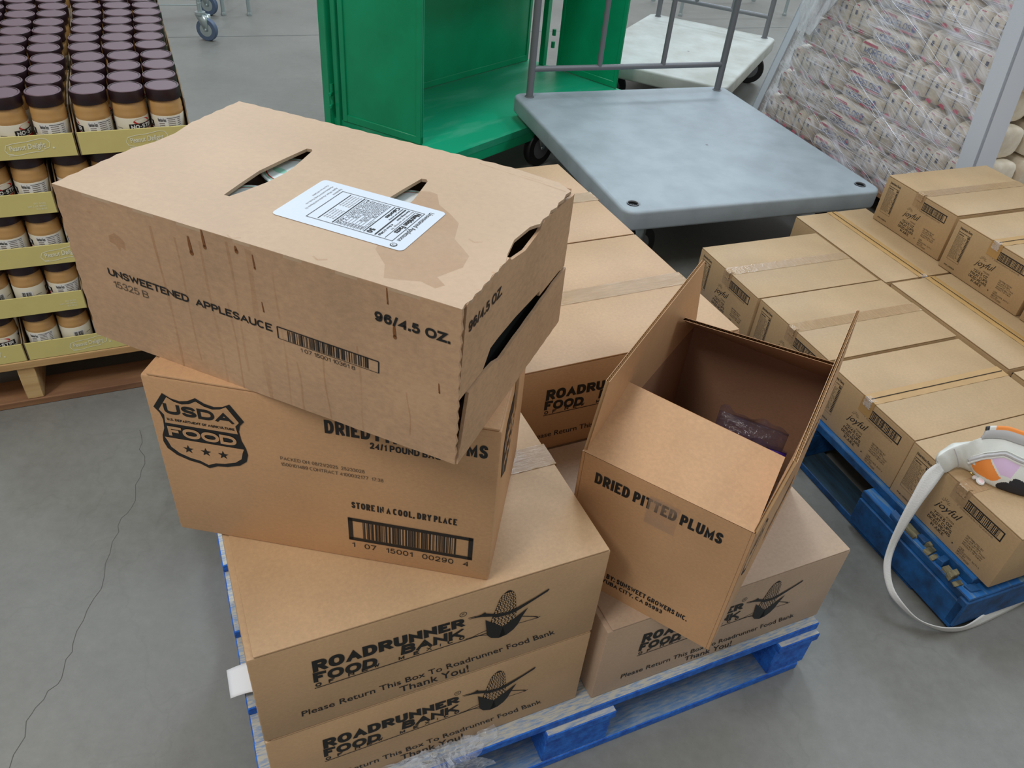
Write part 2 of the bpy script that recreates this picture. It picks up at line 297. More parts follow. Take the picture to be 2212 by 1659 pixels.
# plain grotesque capitals and figures drawn as even strokes: 'l' straight runs, 'c' curves, on a unit cell
def _arc(cx, cy, rx, ry, a0, a1, n=12, e=.86):
    out = []
    for i in range(n + 1):
        t = math.radians(a0 + (a1 - a0) * i / n); c, d = math.cos(t), math.sin(t)
        out.append((cx + rx * math.copysign(abs(c) ** e, c), cy + ry * math.copysign(abs(d) ** e, d)))
    return out
_bowl = lambda x, y0, y1: [(0, y1)] + _arc(x, (y0 + y1) / 2, 1 - x, (y1 - y0) / 2, 90, -90) + [(0, y0)]
GL = {'A': (.72, [('l', [(0, 0), (.5, 1), (1, 0)]), ('l', [(.2, .33), (.8, .33)])]), 'B': (.64, [('l', [(0, 0), (0, 1)]), ('l', [(0, 1)] + _arc(.55, .765, .37, .235, 90, -90) + [(0, .53)]), ('l', _bowl(.55, 0, .53))]),
 'C': (.68, [('l', _arc(.5, .5, .5, .5, 42, 318, 20))]), 'D': (.68, [('l', [(0, 0), (0, 1)]), ('l', _bowl(.42, 0, 1))]), 'E': (.58, [('l', [(1, 1), (0, 1), (0, 0), (1, 0)]), ('l', [(0, .53), (.9, .53)])]), 'F': (.55, [('l', [(1, 1), (0, 1), (0, 0)]), ('l', [(0, .51), (.85, .51)])]),
 'G': (.72, [('l', _arc(.5, .5, .5, .5, 42, 352, 22)), ('l', [(.55, .45), (1, .45), (1, 0)])]), 'H': (.66, [('l', [(0, 0), (0, 1)]), ('l', [(1, 0), (1, 1)]), ('l', [(0, .53), (1, .53)])]), 'I': (0, [('l', [(.5, 0), (.5, 1)])]), 'J': (.52, [('l', [(1, 1), (1, .3)] + _arc(.5, .3, .5, .3, 0, -180))]),
 'K': (.68, [('l', [(0, 0), (0, 1)]), ('l', [(.95, 1), (0, .36)]), ('l', [(.34, .58), (1, 0)])]), 'L': (.54, [('l', [(0, 1), (0, 0), (1, 0)])]), 'M': (.80, [('l', [(0, 0), (0, 1), (.5, .05), (1, 1), (1, 0)])]), 'N': (.66, [('l', [(0, 0), (0, 1), (1, 0), (1, 1)])]), 'O': (.74, [('l', _arc(.5, .5, .5, .5, 0, 360, 28))]),
 'P': (.62, [('l', [(0, 0), (0, 1)]), ('l', _bowl(.55, .44, 1))]), 'Q': (.74, [('l', _arc(.5, .5, .5, .5, 0, 360, 28)), ('l', [(.6, .24), (1, -.02)])]), 'R': (.66, [('l', [(0, 0), (0, 1)]), ('l', _bowl(.58, .47, 1)), ('l', [(.5, .47), (.97, 0)])]),
 'S': (.62, [('c', [(.96, .74), (.84, .93), (.5, 1), (.16, .93), (.05, .75), (.2, .59), (.5, .51), (.82, .42), (.97, .25), (.85, .07), (.5, 0), (.14, .07), (.02, .27)])]), 'T': (.62, [('l', [(0, 1), (1, 1)]), ('l', [(.5, 1), (.5, 0)])]), 'U': (.66, [('l', [(0, 1), (0, .35)] + _arc(.5, .35, .5, .35, 180, 360) + [(1, 1)])]), 'V': (.68, [('l', [(0, 1), (.5, 0), (1, 1)])]),
 'W': (.96, [('l', [(0, 1), (.24, 0), (.5, .95), (.76, 0), (1, 1)])]), 'X': (.66, [('l', [(0, 0), (1, 1)]), ('l', [(0, 1), (1, 0)])]), 'Y': (.68, [('l', [(0, 1), (.5, .42), (1, 1)]), ('l', [(.5, .42), (.5, 0)])]), 'Z': (.60, [('l', [(0, 1), (1, 1), (0, 0), (1, 0)])]),
 '0': (.54, [('l', _arc(.5, .5, .5, .5, 0, 360, 26))]), '1': (.30, [('l', [(0, .72), (.55, .80), (1, 1), (1, 0)])]), '2': (.54, [('c', [(.04, .70), (.14, .92), (.5, 1), (.86, .92), (.96, .72), (.8, .5), (.4, .24), (.04, 0)]), ('l', [(0, 0), (1, 0)])]),
 '3': (.54, [('c', [(.05, .76), (.18, .95), (.5, 1), (.82, .94), (.93, .76), (.8, .58), (.42, .53)]), ('c', [(.42, .53), (.84, .47), (.97, .27), (.85, .07), (.5, 0), (.15, .06), (.02, .26)])]), '4': (.56, [('l', [(.78, 0), (.78, 1), (0, .26), (1, .26)])]), '5': (.54, [('l', [(.92, 1), (.18, 1), (.08, .48)]), ('c', [(.08, .48), (.28, .6), (.58, .63), (.88, .52), (.97, .32), (.85, .08), (.5, 0), (.15, .05), (.02, .24)])]),
 '6': (.54, [('c', [(.93, .78), (.82, .95), (.5, 1), (.18, .9), (.04, .55), (.06, .25), (.2, .05), (.5, 0), (.82, .06), (.97, .3), (.85, .55), (.5, .62), (.2, .54), (.06, .35)])]), '7': (.54, [('l', [(0, 1), (1, 1), (.35, 0)])]), '8': (.54, [('l', _arc(.5, .765, .42, .235, 0, 360, 20)), ('l', _arc(.5, .27, .5, .27, 0, 360, 22))]),
 '9': (.54, [('c', [(.07, .22), (.18, .05), (.5, 0), (.82, .1), (.96, .45), (.94, .75), (.8, .95), (.5, 1), (.18, .94), (.03, .7), (.15, .45), (.5, .38), (.8, .46), (.94, .65)])]), '/': (.28, [('l', [(0, 0), (1, 1)])]), '.': (0, [('d', 0)]), ',': (0, [('d', 0), ('l', [(.5, 0), (.2, -.18)])]), ':': (0, [('d', 0), ('d', .62)]), '!': (0, [('d', 0), ('l', [(.5, .32), (.5, 1)])]), '-': (.3, [('l', [(0, .4), (1, .4)])]), '#': (.5, [('l', [(.2, 0), (.4, 1)]), ('l', [(.6, 0), (.8, 1)]), ('l', [(0, .35), (1, .35)]), ('l', [(0, .65), (1, .65)])])}
def _cr(P, n=5):
    out = []
    for i in range(len(P) - 1):
        a, b, c, d = [P[max(0, min(len(P) - 1, i + j))] for j in (-1, 0, 1, 2)]
        for k in range(n):
            t = k / n; out.append(tuple(.5 * (2 * b[j] + (c[j] - a[j]) * t + (2 * a[j] - 5 * b[j] + 4 * c[j] - d[j]) * t * t + (3 * b[j] - a[j] - 3 * c[j] + d[j]) * t ** 3) for j in (0, 1)))
    return out + [P[-1]]
def _ribbon(P, w):
    """even-width ribbon along P: vertices and quads"""
    closed = (V(P[0]) - V(P[-1])).length < 1e-6
    Q = [V(P[0])]
    for p in P[1:]:
        if (V(p) - Q[-1]).length > 1e-5: Q.append(V(p))
    n = len(Q); vs = []
    for i in range(n):
        d0 = (Q[i] - Q[i - 1]) if i else ((Q[0] - Q[-2]) if closed else Q[1] - Q[0]); d1 = (Q[i + 1] - Q[i]) if i < n - 1 else ((Q[1] - Q[0]) if closed else d0)
        d0 = d0.normalized(); d1 = d1.normalized(); n0 = V((-d0.y, d0.x)); n1 = V((-d1.y, d1.x)); m_ = n0 + n1
        m_ = m_.normalized() if m_.length > 1e-4 else n0
        k = w / 2 / max(.30, m_.dot(n0)); vs += [Q[i] + m_ * k, Q[i] - m_ * k]
    return [tuple(v) for v in vs], [(2 * i, 2 * i + 1, 2 * i + 3, 2 * i + 2) for i in range(n - 1)]
_sc = {}
def stroke_width(s, sw, space, cw):
    return sum(.32 * space * cw if ch == ' ' else GL[ch][0] * cw + sw * (.55 if GL[ch][0] else 1.0) + max(.055, .145 - .28 * sw) * space for ch in s) - max(.055, .145 - .28 * sw) * space
def stroke_geo(s, sw, space, aspect):
    """lettering whose glyphs are drawn as wide as the space asks while the stroke stays even"""
    k = (s, round(sw, 3), space, round(aspect, 2))
    if k in _sc: return _sc[k]
    w0, w1 = stroke_width(s, sw, space, 0), stroke_width(s, sw, space, 1)
    cw = max(.40, min(2.6, (aspect - w0) / max(1e-6, w1 - w0)))
    vs = []; fs = []; lay = []; x = 0
    for ch in s:
        if ch == ' ': x += .32 * space * cw; continue
        gw, st = GL[ch]; W_ = gw * cw + sw * (.55 if gw else 1.0)
        for si, (kind, P) in enumerate(st):
            if kind == 'd':
                R = [(x + W_ / 2 - sw * .55, P), (x + W_ / 2 + sw * .55, P), (x + W_ / 2 + sw * .55, P + sw * 1.1), (x + W_ / 2 - sw * .55, P + sw * 1.1)]; o = len(vs); vs += R; lay += [si] * 4; fs.append((o, o + 1, o + 2, o + 3)); continue
            if kind == 'c': P = _cr(P)
            iw = max(0, W_ - sw); pt = [(x + sw / 2 + (p[0] if gw else .5) * iw if gw else x + W_ / 2 + (p[0] - .5) * .2, sw / 2 + p[1] * (1 - sw)) for p in P]
            # straight ends run out to the cap line and base line
            if kind == 'l':
                for e_, nb in ((0, 1), (-1, -2)):
                    yy = P[e_][1]
                    if yy in (0, 1) and abs(P[e_][1] - P[nb][1]) > .3 and P[0] != P[-1]: pt[e_] = (pt[e_][0] + (pt[e_][0] - pt[nb][0]) / max(1e-6, abs(pt[e_][1] - pt[nb][1])) * sw / 2, 0 if yy == 0 else 1)
                    elif yy in (0, 1, .53, .51, .33) and abs(P[e_][1] - P[nb][1]) < 1e-6: pt[e_] = (pt[e_][0] + math.copysign(sw / 2, pt[e_][0] - pt[nb][0]) * (1 if P[e_][0] in (0, 1) else 0), pt[e_][1])
            rv, rf = _ribbon(pt, sw); o = len(vs)
            vs += [(a_, min(1, b_) if ch not in ',Q' else b_) if b_ > 0 or ch in ',Q' else (a_, max(0, b_)) for a_, b_ in rv]; lay += [si] * len(rv); fs += [tuple(o + i for i in f) for f in rf]
        x += W_ + max(.055, .145 - .28 * sw) * space
    xs = [v[0] for v in vs]; ys = [v[1] for v in vs]; w = max(xs) - min(xs); h = max(ys) - min(ys)
    _sc[k] = ([((a_ - min(xs)) / w, (b_ - min(ys)) / h) for a_, b_ in vs], fs, w, h, lay)
    return _sc[k]
class Face:
    """a printable plane: origin o, directions s (reading) and t (up)"""
    def __init__(f, mb, o, s, t): f.mb = mb; f.o = V(o); f.s = V(s).normalized(); f.t = V(t).normalized(); f.n = f.s.cross(f.t)
    def P(f, a, b, off): return f.o + f.s * a + f.t * b + f.n * off
    def poly(f, pts, M=None, off=.0006): f.mb.add([f.P(a, b, off) for a, b in pts], [tuple(range(len(pts)))], M or INK)
    def rect(f, a0, b0, a1, b1, M=None, off=.0006): f.poly([(a0, b0), (a1, b0), (a1, b1), (a0, b1)], M, off)
    def frame(f, a0, b0, a1, b1, w, M=None, off=.0006, wy=None):
        wy = wy or w
        f.rect(a0, b0, a1, b0 + wy, M, off); f.rect(a0, b1 - wy, a1, b1, M, off); f.rect(a0, b0, a0 + w, b1, M, off); f.rect(a1 - w, b0, a1, b1, M, off)
    def line(f, pts, w, M=None, off=.0006):
        for i in range(len(pts) - 1):
            p = V((pts[i][0], pts[i][1])); q = V((pts[i + 1][0], pts[i + 1][1])); d = (q - p).normalized(); n = V((-d.y, d.x)) 
            w0 = w[i] if isinstance(w, (list, tuple)) else w; w1 = w[i + 1] if isinstance(w, (list, tuple)) else w
            f.poly([tuple(p - n * w0 / 2), tuple(q - n * w1 / 2), tuple(q + n * w1 / 2), tuple(p + n * w0 / 2)], M, off)
    def text(f, s, a0, b0, a1, b1, M=None, bold=0, shear=0, space=1.0, off=.0006, quad=None):
        plain = not shear and all(c == ' ' or c in GL for c in s)
        q = quad or ((a0, b0), (a1, b0), (a1, b1), (a0, b1))
        asp = (V(q[1]) - V(q[0])).length / max(1e-6, (V(q[3]) - V(q[0])).length)
        if plain: vs, fs, w, h, lay = stroke_geo(s, min(.27, .118 + max(0, bold) * 4.0), space, asp)
        else: vs, fs, w, h = text_geo(s, shear, space); lay = [0] * len(vs)
        def mp(x, y):
            return tuple((q[0][i] * (1 - x) + q[1][i] * x) * (1 - y) + (q[3][i] * (1 - x) + q[2][i] * x) * y for i in (0, 1))
        dx, dy = max(0, bold) / w, max(0, bold) * .8 / h
        if bold <= 0 or plain: sh = [(0, 0)]; dx = dy = 0
        elif bold < .012: sh = [(-dx, 0), (dx, 0)]
        else: sh = [(-dx, -dy), (dx, -dy), (dx, dy), (-dx, dy), (0, 0)] + ([(0, dy), (0, -dy), (-dx, 0), (dx, 0)] if bold > .03 else [])
        for i, (sx, sy) in enumerate(sh):
            P_ = [f.P(*mp(dx + sx + x * (1 - 2 * dx), dy + sy + y * (1 - 2 * dy)), off + i * .00004 + l * .00003) for (x, y), l in zip(vs, lay)]
            f.mb.add(P_, fs, M or INK)
    def bars(f, a0, b0, a1, b1, seed=1, n=46, M=None, off=.0006):
        r = random.Random(seed); ws = [r.choice((1, 1, 2, 3)) for _ in range(2 * n)]; k = (a1 - a0) / sum(ws); a = a0
        for i, w in enumerate(ws):
            if i % 2 == 0: f.rect(a, b0, a + w * k, b1, M, off)
            a += w * k
    def ell(f, a, b, ra, rb, M=None, off=.0006, n=16, rot=0):
        f.poly([(a + ra * math.cos(t) * math.cos(rot) - rb * math.sin(t) * math.sin(rot), b + ra * math.cos(t) * math.sin(rot) + rb * math.sin(t) * math.cos(rot)) for t in [2 * PI * i / n for i in range(n)]], M, off)
    def star(f, a, b, r, M=None, off=.0006):
        P = [(a + (r if i % 2 == 0 else r * .4) * math.sin(PI * i / 5), b + (r if i % 2 == 0 else r * .4) * math.cos(PI * i / 5)) for i in range(10)]
        for i in range(10): f.poly([(a, b), P[(i + 1) % 10], P[i]], M, off)
def panel(mb, outline, holes, th, o, s, t, M, bevel=0, seg=2):
    """board of thickness th with holes; its outer face lies in the plane o, s, t"""
    c = bpy.data.curves.new('board', 'CURVE'); c.dimensions = '2D'; c.fill_mode = 'BOTH'; c.extrude = th / 2 - bevel; c.bevel_depth = bevel; c.bevel_resolution = seg
    if bevel: c.offset = -bevel
    for L in [outline] + holes:
        sp_ = c.splines.new('POLY'); sp_.points.add(len(L) - 1); sp_.use_cyclic_u = True
        for i, (a, b) in enumerate(L): sp_.points[i].co = (a, b, 0, 1)
    ob = bpy.data.objects.new('board', c); me = bpy.data.meshes.new_from_object(ob)
    o = V(o); s = V(s).normalized(); t = V(t).normalized(); n = s.cross(t)
    mb.add([o + s * v.co.x + t * v.co.y + n * (v.co.z - th / 2) for v in me.vertices], [tuple(p.vertices) for p in me.polygons], M)
    bpy.data.objects.remove(ob); bpy.data.curves.remove(c); bpy.data.meshes.remove(me)
def jag(p, q, amp=.0012, step=.009, rnd=random.Random(3)):
    """points from p to q (q excluded) along a torn perforated edge"""
    p = V(p); q = V(q); d = q - p; L = d.length; n = max(2, int(L / step)); nn = V((-d.y, d.x)) / L; out = []
    for i in range(n):
        out.append(tuple(p + d * (i / n) + nn * ((amp if i % 2 else -amp) * rnd.uniform(.4, 1) if i else 0)))
    return out
def fluted(mb, o, s, t, w, h, th, M_out, M_in, per=.0068):
    """corrugated board: two liners and a zigzag sheet whose flutes run along t"""
    o = V(o); s = V(s).normalized(); t = V(t).normalized(); n = s.cross(t); lt = .0007
    for d0, M_ in ((-lt, M_out), (-th, M_in)):
        nu, nv = 12, 6
        for dd, fl in ((d0, True), (d0 + lt, False)):
            vs = [o + n * dd + s * (w * i / nu) + t * (h * j / nv) for j in range(nv + 1) for i in range(nu + 1)]; fs = []
            for j in range(nv):
                for i in range(nu):
                    a = j * (nu + 1) + i; q = (a, a + 1, a + nu + 2, a + nu + 1); fs.append(q[::-1] if fl else q)
            mb.add(vs, fs, M_)
        for (p, e1, e2) in ((o, s * w, t * 0), (o + t * h, s * w, t * 0), (o, t * h, s * 0), (o + s * w, t * h, s * 0)):
            mb.add([p + n * d0, p + e1 + n * d0, p + e1 + n * (d0 + lt), p + n * (d0 + lt)], [(0, 1, 2, 3)], M_)
    k = int(w / per * 2); e = .0004
    A = []
    for i in range(k + 1):
        a = w * i / k; d = -lt if i % 2 == 0 else -th + lt
        A.append((a, d))
    for (a0, d0), (a1, d1) in zip(A[:-1], A[1:]):
        mb.add([o + s * a0 + n * d0, o + s * a1 + n * d1, o + s * a1 + n * d1 + t * (h - e), o + s * a0 + n * d0 + t * (h - e)], [(0, 1, 2, 3)], FLUTE)

# ------------------------------------------------------------------ object helpers
def tag(o, label, cat, group=None, kind=None):
    o['label'] = label; o['category'] = cat
    if group: o['group'] = group
    if kind: o['kind'] = kind
    return o
def thing(name, label, cat, loc=(0, 0, 0), rz=0, group=None):
    o = bpy.data.objects.new(name, None); o.empty_display_size = .05; COL.objects.link(o); o.location = loc; o.rotation_euler = (0, 0, rz)
    return tag(o, label, cat, group)
def kids(o): return [c for c in COL.objects if c.parent == o]
def dup(root, loc, rz, label, group=None, tree=None):
    r = root.copy(); COL.objects.link(r); r.location = loc; r.rotation_euler = (0, 0, rz); r['label'] = label
    if group: r['group'] = group
    for ch in (tree if tree is not None else kids(root)):
        c = ch.copy(); COL.objects.link(c); c.parent = r
        if tree is None:
            for g in kids(ch):
                d = g.copy(); COL.objects.link(d); d.parent = c
    return r

# ================================================================== SETTING
mb = MB(); mb.add([(-9, -3, 0), (11, -3, 0), (11, 17, 0), (-9, 17, 0)], [(0, 1, 2, 3)], FLOORM)
ff = Face(mb, (0, 0, 0), X, Y)
rc = random.Random(5)
crk = [(-.961, 1.486), (-.90, 1.372), (-.869, 1.25), (-.867, 1.149), (-.833, .998), (-.8205, .864), (-.811, .774), (-.823, .698), (-.80, .55)]
pts = []
for (a, b), (c, d) in zip(crk[:-1], crk[1:]):
    for k in range(5): pts.append((a + (c - a) * k / 5 + rc.uniform(-.006, .006), b + (d - b) * k / 5 + rc.uniform(-.003, .003)))
ff.line(pts, .0013, CRACK, .0004)
fl = mb.build('floor', smooth=0); fl['kind'] = 'structure'
mb = MB(); ff = Face(mb, (0, 0, 0), X, Y); ff.line([(-3.9, 4.03), (-2.14, 4.83), (-1.342, 5.18), (.6, 6.03), (5, 8)], .007, JOINT, .0006)
j = mb.build('trim_1', smooth=0); j['kind'] = 'structure'

# ================================================================== PALLETS
def board(name, root, x0, x1, y0, y1, z0, z1, M, Mt=None, bev=.002):
    b = MB(); b.abox(x0, x1, y0, y1, z0, z1, M, bev)
    if Mt: Face(b, (x0, y0, z1), X, Y).rect(bev, bev, x1 - x0 - bev, y1 - y0 - bev, Mt, .0003)
    return b.build(name, root)
ZP = .1425; PYAW = .465
pu = V((math.cos(PYAW), math.sin(PYAW), 0)); pv = V((-math.sin(PYAW), math.cos(PYAW), 0))
PL, PD = 1.085, 1.21
p0 = V((.6672, .99, 0)) - pu * PL
pal = thing('pallet', 'worn bright blue wooden block pallet under the stacked food bank boxes', 'pallet', p0, PYAW)
yy = 0
for i in range(7):
    w = .145 if i in (0, 3, 6) else .10
    board('deck_board', pal, 0, PL, yy, yy + w, .122, ZP, BLUEP, BLUEW); yy += w + (PD - 3 * .145 - 4 * .10) / 6
for x in (.0, PL / 2 - .07, PL - .10):
    w = .14 if 0 < x < PL - .2 else .10
    board('stringer_board', pal, x, x + w, -.012, PD + .004, .101, .122, BLUEP, BLUEW)
    for y in (-.006, PD / 2 - .07, PD - .14): board('block', pal, x + .002, x + w - .003, y, y + .145, .02, .101, BLUEP)
for y in (.0, PD / 2 - .05, PD - .10): board('bottom_board', pal, -.0, PL - .015, y - .008, y + .10, 0, .02, BLUEP, BLUEB)

P2 = -1.1419; u2 = V((math.cos(P2), math.sin(P2), 0)); v2 = V((-math.sin(P2), math.cos(P2), 0))
L2, D2 = 1.26, 1.2
q0 = V((1.021, 1.102, 0)) - u2 * L2
pal2 = thing('pallet', 'dark blue weathered wooden pallet under the fruit cup boxes', 'pallet', q0, P2)
for i, y in enumerate((.035, .20, .36, .52, .70, .88, 1.06)):
    board('deck_board', pal2, 0.02, L2 - (.012 if i else .03), y, y + .125, .119, .1415, BLUED, BLUEDW)
for x, w in ((0, .12), (L2 / 2 - .07, .14), (L2 - .34, .34)):
    board('stringer_board', pal2, x, x + w, .006, D2, .098, .119, BLUED, BLUEDW)
    for y in (.0, D2 / 2, D2 - .14): board('block', pal2, x + .004, x + w, y, y + .14, .02, .098, BLUED)
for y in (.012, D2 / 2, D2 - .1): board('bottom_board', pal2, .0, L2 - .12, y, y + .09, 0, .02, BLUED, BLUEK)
b = MB(); r = random.Random(8)
for k in range(13):
    a = L2 - .25 + k * .018; b.box((a, .002 + r.uniform(0, .022), .1185), (r.uniform(.012, .04), r.uniform(-.006, .006), r.uniform(-.003, .003)), (r.uniform(-.004, .004), r.uniform(.012, .03), r.uniform(-.003, .003)), (r.uniform(-.003, .003), 0, r.uniform(.005, .017)), SPLINT if k % 4 else BLUED, .0012)
o = b.build('splintered_edge', pal2); o['label'] = 'splintered bare wood edge'
board('end_board', pal2, L2 - .02, L2 + .004, .0, D2, .03, .112, BLUED)

JY = .459; ju = V((math.cos(JY), math.sin(JY), 0)); jv = V((-math.sin(JY), math.cos(JY), 0)); J0 = V((-1.338, 1.505, 0))
pal3 = thing('pallet', 'unpainted pine pallet under the trays of peanut butter jars', 'pallet', J0 - ju * .42, JY)
for y in [0, .16, .33, .50, .67, .84, 1.06]: board('deck_board', pal3, 0, 1.02, y, y + (.14 if y in (0, 1.06) else .10), .12, .1425, WOOD)
for x in (0, .49, .98): board('stringer', pal3, x, x + .04, .004, 1.196, .02, .12, WOOD if x == .49 else WOODD)
for y in (0, .37, .73, 1.1): board('bottom_board', pal3, 0, 1.02, y, y + .10, 0, .02, WOODD)

# ================================================================== FOOD BANK BOXES
RL, RD, RH = .5231, .4283, .2063
def roadrunner_print(f):
    # lettering
    f.text('ROADRUNNER', 0, 0, 0, 0, bold=.045, quad=((.078, .1335), (.2955, .1300), (.2935, .1500), (.078, .1605)))
    f.text('FOOD', .0772, .1, .1655, .1, bold=.045, quad=((.0772, .1095), (.164, .1000), (.1665, .1225), (.0772, .1325)))
    f.text('BANK', 0, 0, 0, 0, bold=.045, quad=((.1990, .1085), (.2955, .1030), (.2935, .1255), (.2005, .1310)))
    f.line([(.0773, .0953), (.3317, .0937)], .0016)
    for s, a in (('O', .083), ('F', .101), ('N', .128), ('E', .147), ('W', .164), ('M', .200), ('E', .222), ('X', .241), ('I', .258), ('C', .273), ('O', .291)):
        w = .0012 if s == 'I' else .0085
        if s == 'I': f.rect(a - .0006, .0985, a + .0006, .1055)
        else: f.text(s, a - w / 2, .0978, a + w / 2, .1062, bold=.03)
    f.text('Please Return This Box To Roadrunner Food Bank', 0, 0, 0, 0, bold=.008, quad=((.0551, .0357), (.4518, .0291), (.4475, .0430), (.0553, .0490)))
    f.text('Thank You!', 0, 0, 0, 0, bold=.009, quad=((.1969, .0123), (.3070, .0050), (.3044, .0250), (.1957, .0275)))
    f.text('R', .2885, .1568, .2925, .1618); 
    rg = [(.2905 + .0052 * math.cos(2 * PI * i / 14), .1593 + .0052 * math.sin(2 * PI * i / 14)) for i in range(15)]; f.line(rg, .0009)
    # corn ear: dark ear with light kernels
    def ear(a):  # a 0 bottom .. 1 top -> centre x, half width, z
        z = .096 + a * .087; cx = .3545 + .0045 * a; hw = (.0205 * (1 - .52 * (a - .28) / .72) * math.sqrt(max(0, 1 - (max(0, a - .80) / .205) ** 2))) if a > .28 else .0165 + .004 * a / .28
        return cx, hw, z
    L = [ear(i / 16) for i in range(17)]
    f.poly([(c - h, z) for c, h, z in L] + [(c + h, z) for c, h, z in reversed(L)])
    for i in range(19):
        a = .03 + i * .05
        c, h, z = ear(a)
        if h < .004: continue
        n = 7 if h > .012 else 5
        for k in range(n):
            x = -1 + 2 * (k + .5) / n + (.5 / n if i % 2 else -.5 / n) * .6
            if abs(x) > .95: continue
            e = math.sqrt(1 - (x * .9) ** 2); f.ell(c + x * h, z, h / n * .88 * (.45 + .55 * e), .00200, f.k, .0009, 8)
    # bird across the ear: tail, body, neck, bill
    f.poly([(.336, .1315), (.345, .1265), (.360, .1250), (.372, .1255), (.379, .1285), (.4235, .1520), (.4262, .1560), (.4245, .1578), (.405, .1475), (.376, .1358), (.360, .1330), (.346, .1352)], None, .0012)
    f.poly([(.345, .1352), (.326, .1452), (.3245, .1492), (.3185, .1460), (.311, .1455), (.2985, .1440), (.312, .1424), (.320, .1400), (.336, .1330), (.343, .128)], None, .0013)
    f.line([(.2990, .1462), (.311, .1452)], .0012)
    # husk leaves
    f.poly([(.326, .1290), (.331, .0890), (.338, .0785), (.351, .0718), (.362, .0745), (.356, .0985)], None, .0012)
    f.poly([(.351, .0718), (.364, .0740), (.374, .0815), (.381, .0920), (.386, .1080), (.3945, .1268), (.378, .1135), (.366, .1065), (.356, .0985)], None, .0012)
    # legs and ground lines
    f.line([(.386, .1085), (.414, .0935)], .0017); f.line([(.383, .0925), (.4155, .0905)], .0010); f.line([(.405, .0985), (.4155, .0905)], .0012); f.line([(.411, .0900), (.4185, .0925)], .0012)
    f.line([(.331, .1010), (.318, .0990), (.3025, .0935)], .0011); f.line([(.333, .0880), (.315, .0945), (.297, .0962)], .0011)
def closed_box(name, label, dims, M, loc, rz, cat='box', group=None, printing=None, seam='x', tape=True, tape_w=.05, shine=(), tape_mat=None, drop=.09, t0=0):
    """taped carton: body, two top flaps meeting in a seam, tape"""
    L, D, H = dims; t = .0035
    root = thing(name, label, cat, loc, rz, group)
    b = MB(); b.abox(0, L, 0, D, 0, H - t, M, .0035, 2)
    if printing:
        f = Face(b, (0, 0, 0), X, Z); f.k = M; printing(f, b)
    b.build('carton_body', root)
    g = .0012
    for k in (0, 1):
        b = MB()
        if seam == 'x': b.abox(.009, L - .003, (.0005, D / 2 + g)[k], (D / 2 - g, D - .0005)[k], H - t, H, M, .0014, 2)
        else: b.abox((.0005, L / 2 + g)[k], (L / 2 - g, L - .0005)[k], .001, D - .001, H - t, H, M, .0014, 2)
        b.build('top_flap', root)
    if tape:
        b = MB(); TM = tape_mat or TAPE; h = H + .0004
        if seam == 'x':
            c = D / 2; f = Face(b, (0, 0, h), X, Y); n = 40
            b.grid(lambda p, q: V(((t0 + p * (1 - t0)) * L, c - tape_w / 2 + q * tape_w, h + .0004 * math.sin(p * 60 + q * 9) + .0004)), n, 4, TM)
            for a0, b0, a1, b1 in (): f.rect(a0 * L, c - tape_w / 2 + b0 * tape_w, a1 * L, c - tape_w / 2 + b1 * tape_w, TAPESHINE, .0016)
            for x0, nx in ((0, -1), (L, 1))[1 if t0 else 0:]:
                xx = x0 + nx * .0008; b.add([(xx, c - tape_w / 2, h), (xx, c + tape_w / 2, h), (xx, c + tape_w / 2, H - drop), (xx, c - tape_w / 2, H - drop)], [(0, 1, 2, 3)], TM)
        else:
            c = L / 2; f = Face(b, (0, 0, h), X, Y)
            b.grid(lambda p, q: V((c - tape_w / 2 + p * tape_w, q * D, h + .0004 * math.sin(q * 60 + p * 9) + .0004)), 4, 40, TM)
            for a0, b0, a1, b1 in (): f.rect(c - tape_w / 2 + a0 * tape_w, b0 * D, c - tape_w / 2 + a1 * tape_w, b1 * D, TAPESHINE, .0016)
            for y0, ny in ((0, -1), (D, 1)):
                y1 = y0 + ny * .0009; b.add([(c - tape_w / 2, y1, h), (c + tape_w / 2, y1, h), (c + tape_w / 2, y1, H - drop * .5), (c - tape_w / 2, y1, H - drop * .5)], [(0, 1, 2, 3)], TM)
        if tape_mat is TAPEB and seam == 'y': f.rect(L / 2 - .0012, .004, L / 2 + .0012, D - .004, BLACK, .0016)
        o = b.build('packing_tape', root); o['label'] = 'packing tape along the seam'
    return root
rp = lambda f, b: roadrunner_print(f)
RDIM = (RL, RD, RH); RG = 'food bank cartons on the bright blue pallet'
AY = .4708; CY = .4666; GY = .4763
closed_box('cardboard_box', 'tan food bank carton at the bottom front left, directly on the blue pallet', RDIM, K_A, (-.2946, .5356, ZP), AY, group=RG, printing=rp, tape=False)
closed_box('cardboard_box', 'printed tan food bank carton carrying the dried plums box with the shield emblem', RDIM, K_A, (-.2946, .5356, ZP + RH), AY, group=RG, printing=rp, shine=((.93, .55, .98, .9), (.94, .1, .97, .35)), t0=.5)
closed_box('cardboard_box', 'printed pinkish food bank carton under the open dried plums box', RDIM, K_C, (.1981, .7735, ZP), CY, group=RG, printing=rp, tape=False)
gu = V((math.cos(GY), math.sin(GY), 0)); gv = V((-math.sin(GY), math.cos(GY), 0))
g0 = V((-.001, 1.1536, 0))
GD = (RL, RD, .2133)
closed_box('cardboard_box', 'printed food bank carton with shiny taped seam behind the open plums box', GD, K_G, g0 + Z * (ZP + RH), GY, group=RG, printing=rp)
closed_box('cardboard_box', 'rearmost plain-topped carton beside the grey platform truck', GD, K_G, g0 + gv * (RD + .004) + Z * (ZP + RH), GY, group=RG, shine=((.72, .2, .97, .45), (.75, .55, .99, .75)))
s0 = V((.1981, .7735, 0)) + V((-math.sin(CY), math.cos(CY), 0)) * (RD + .006)
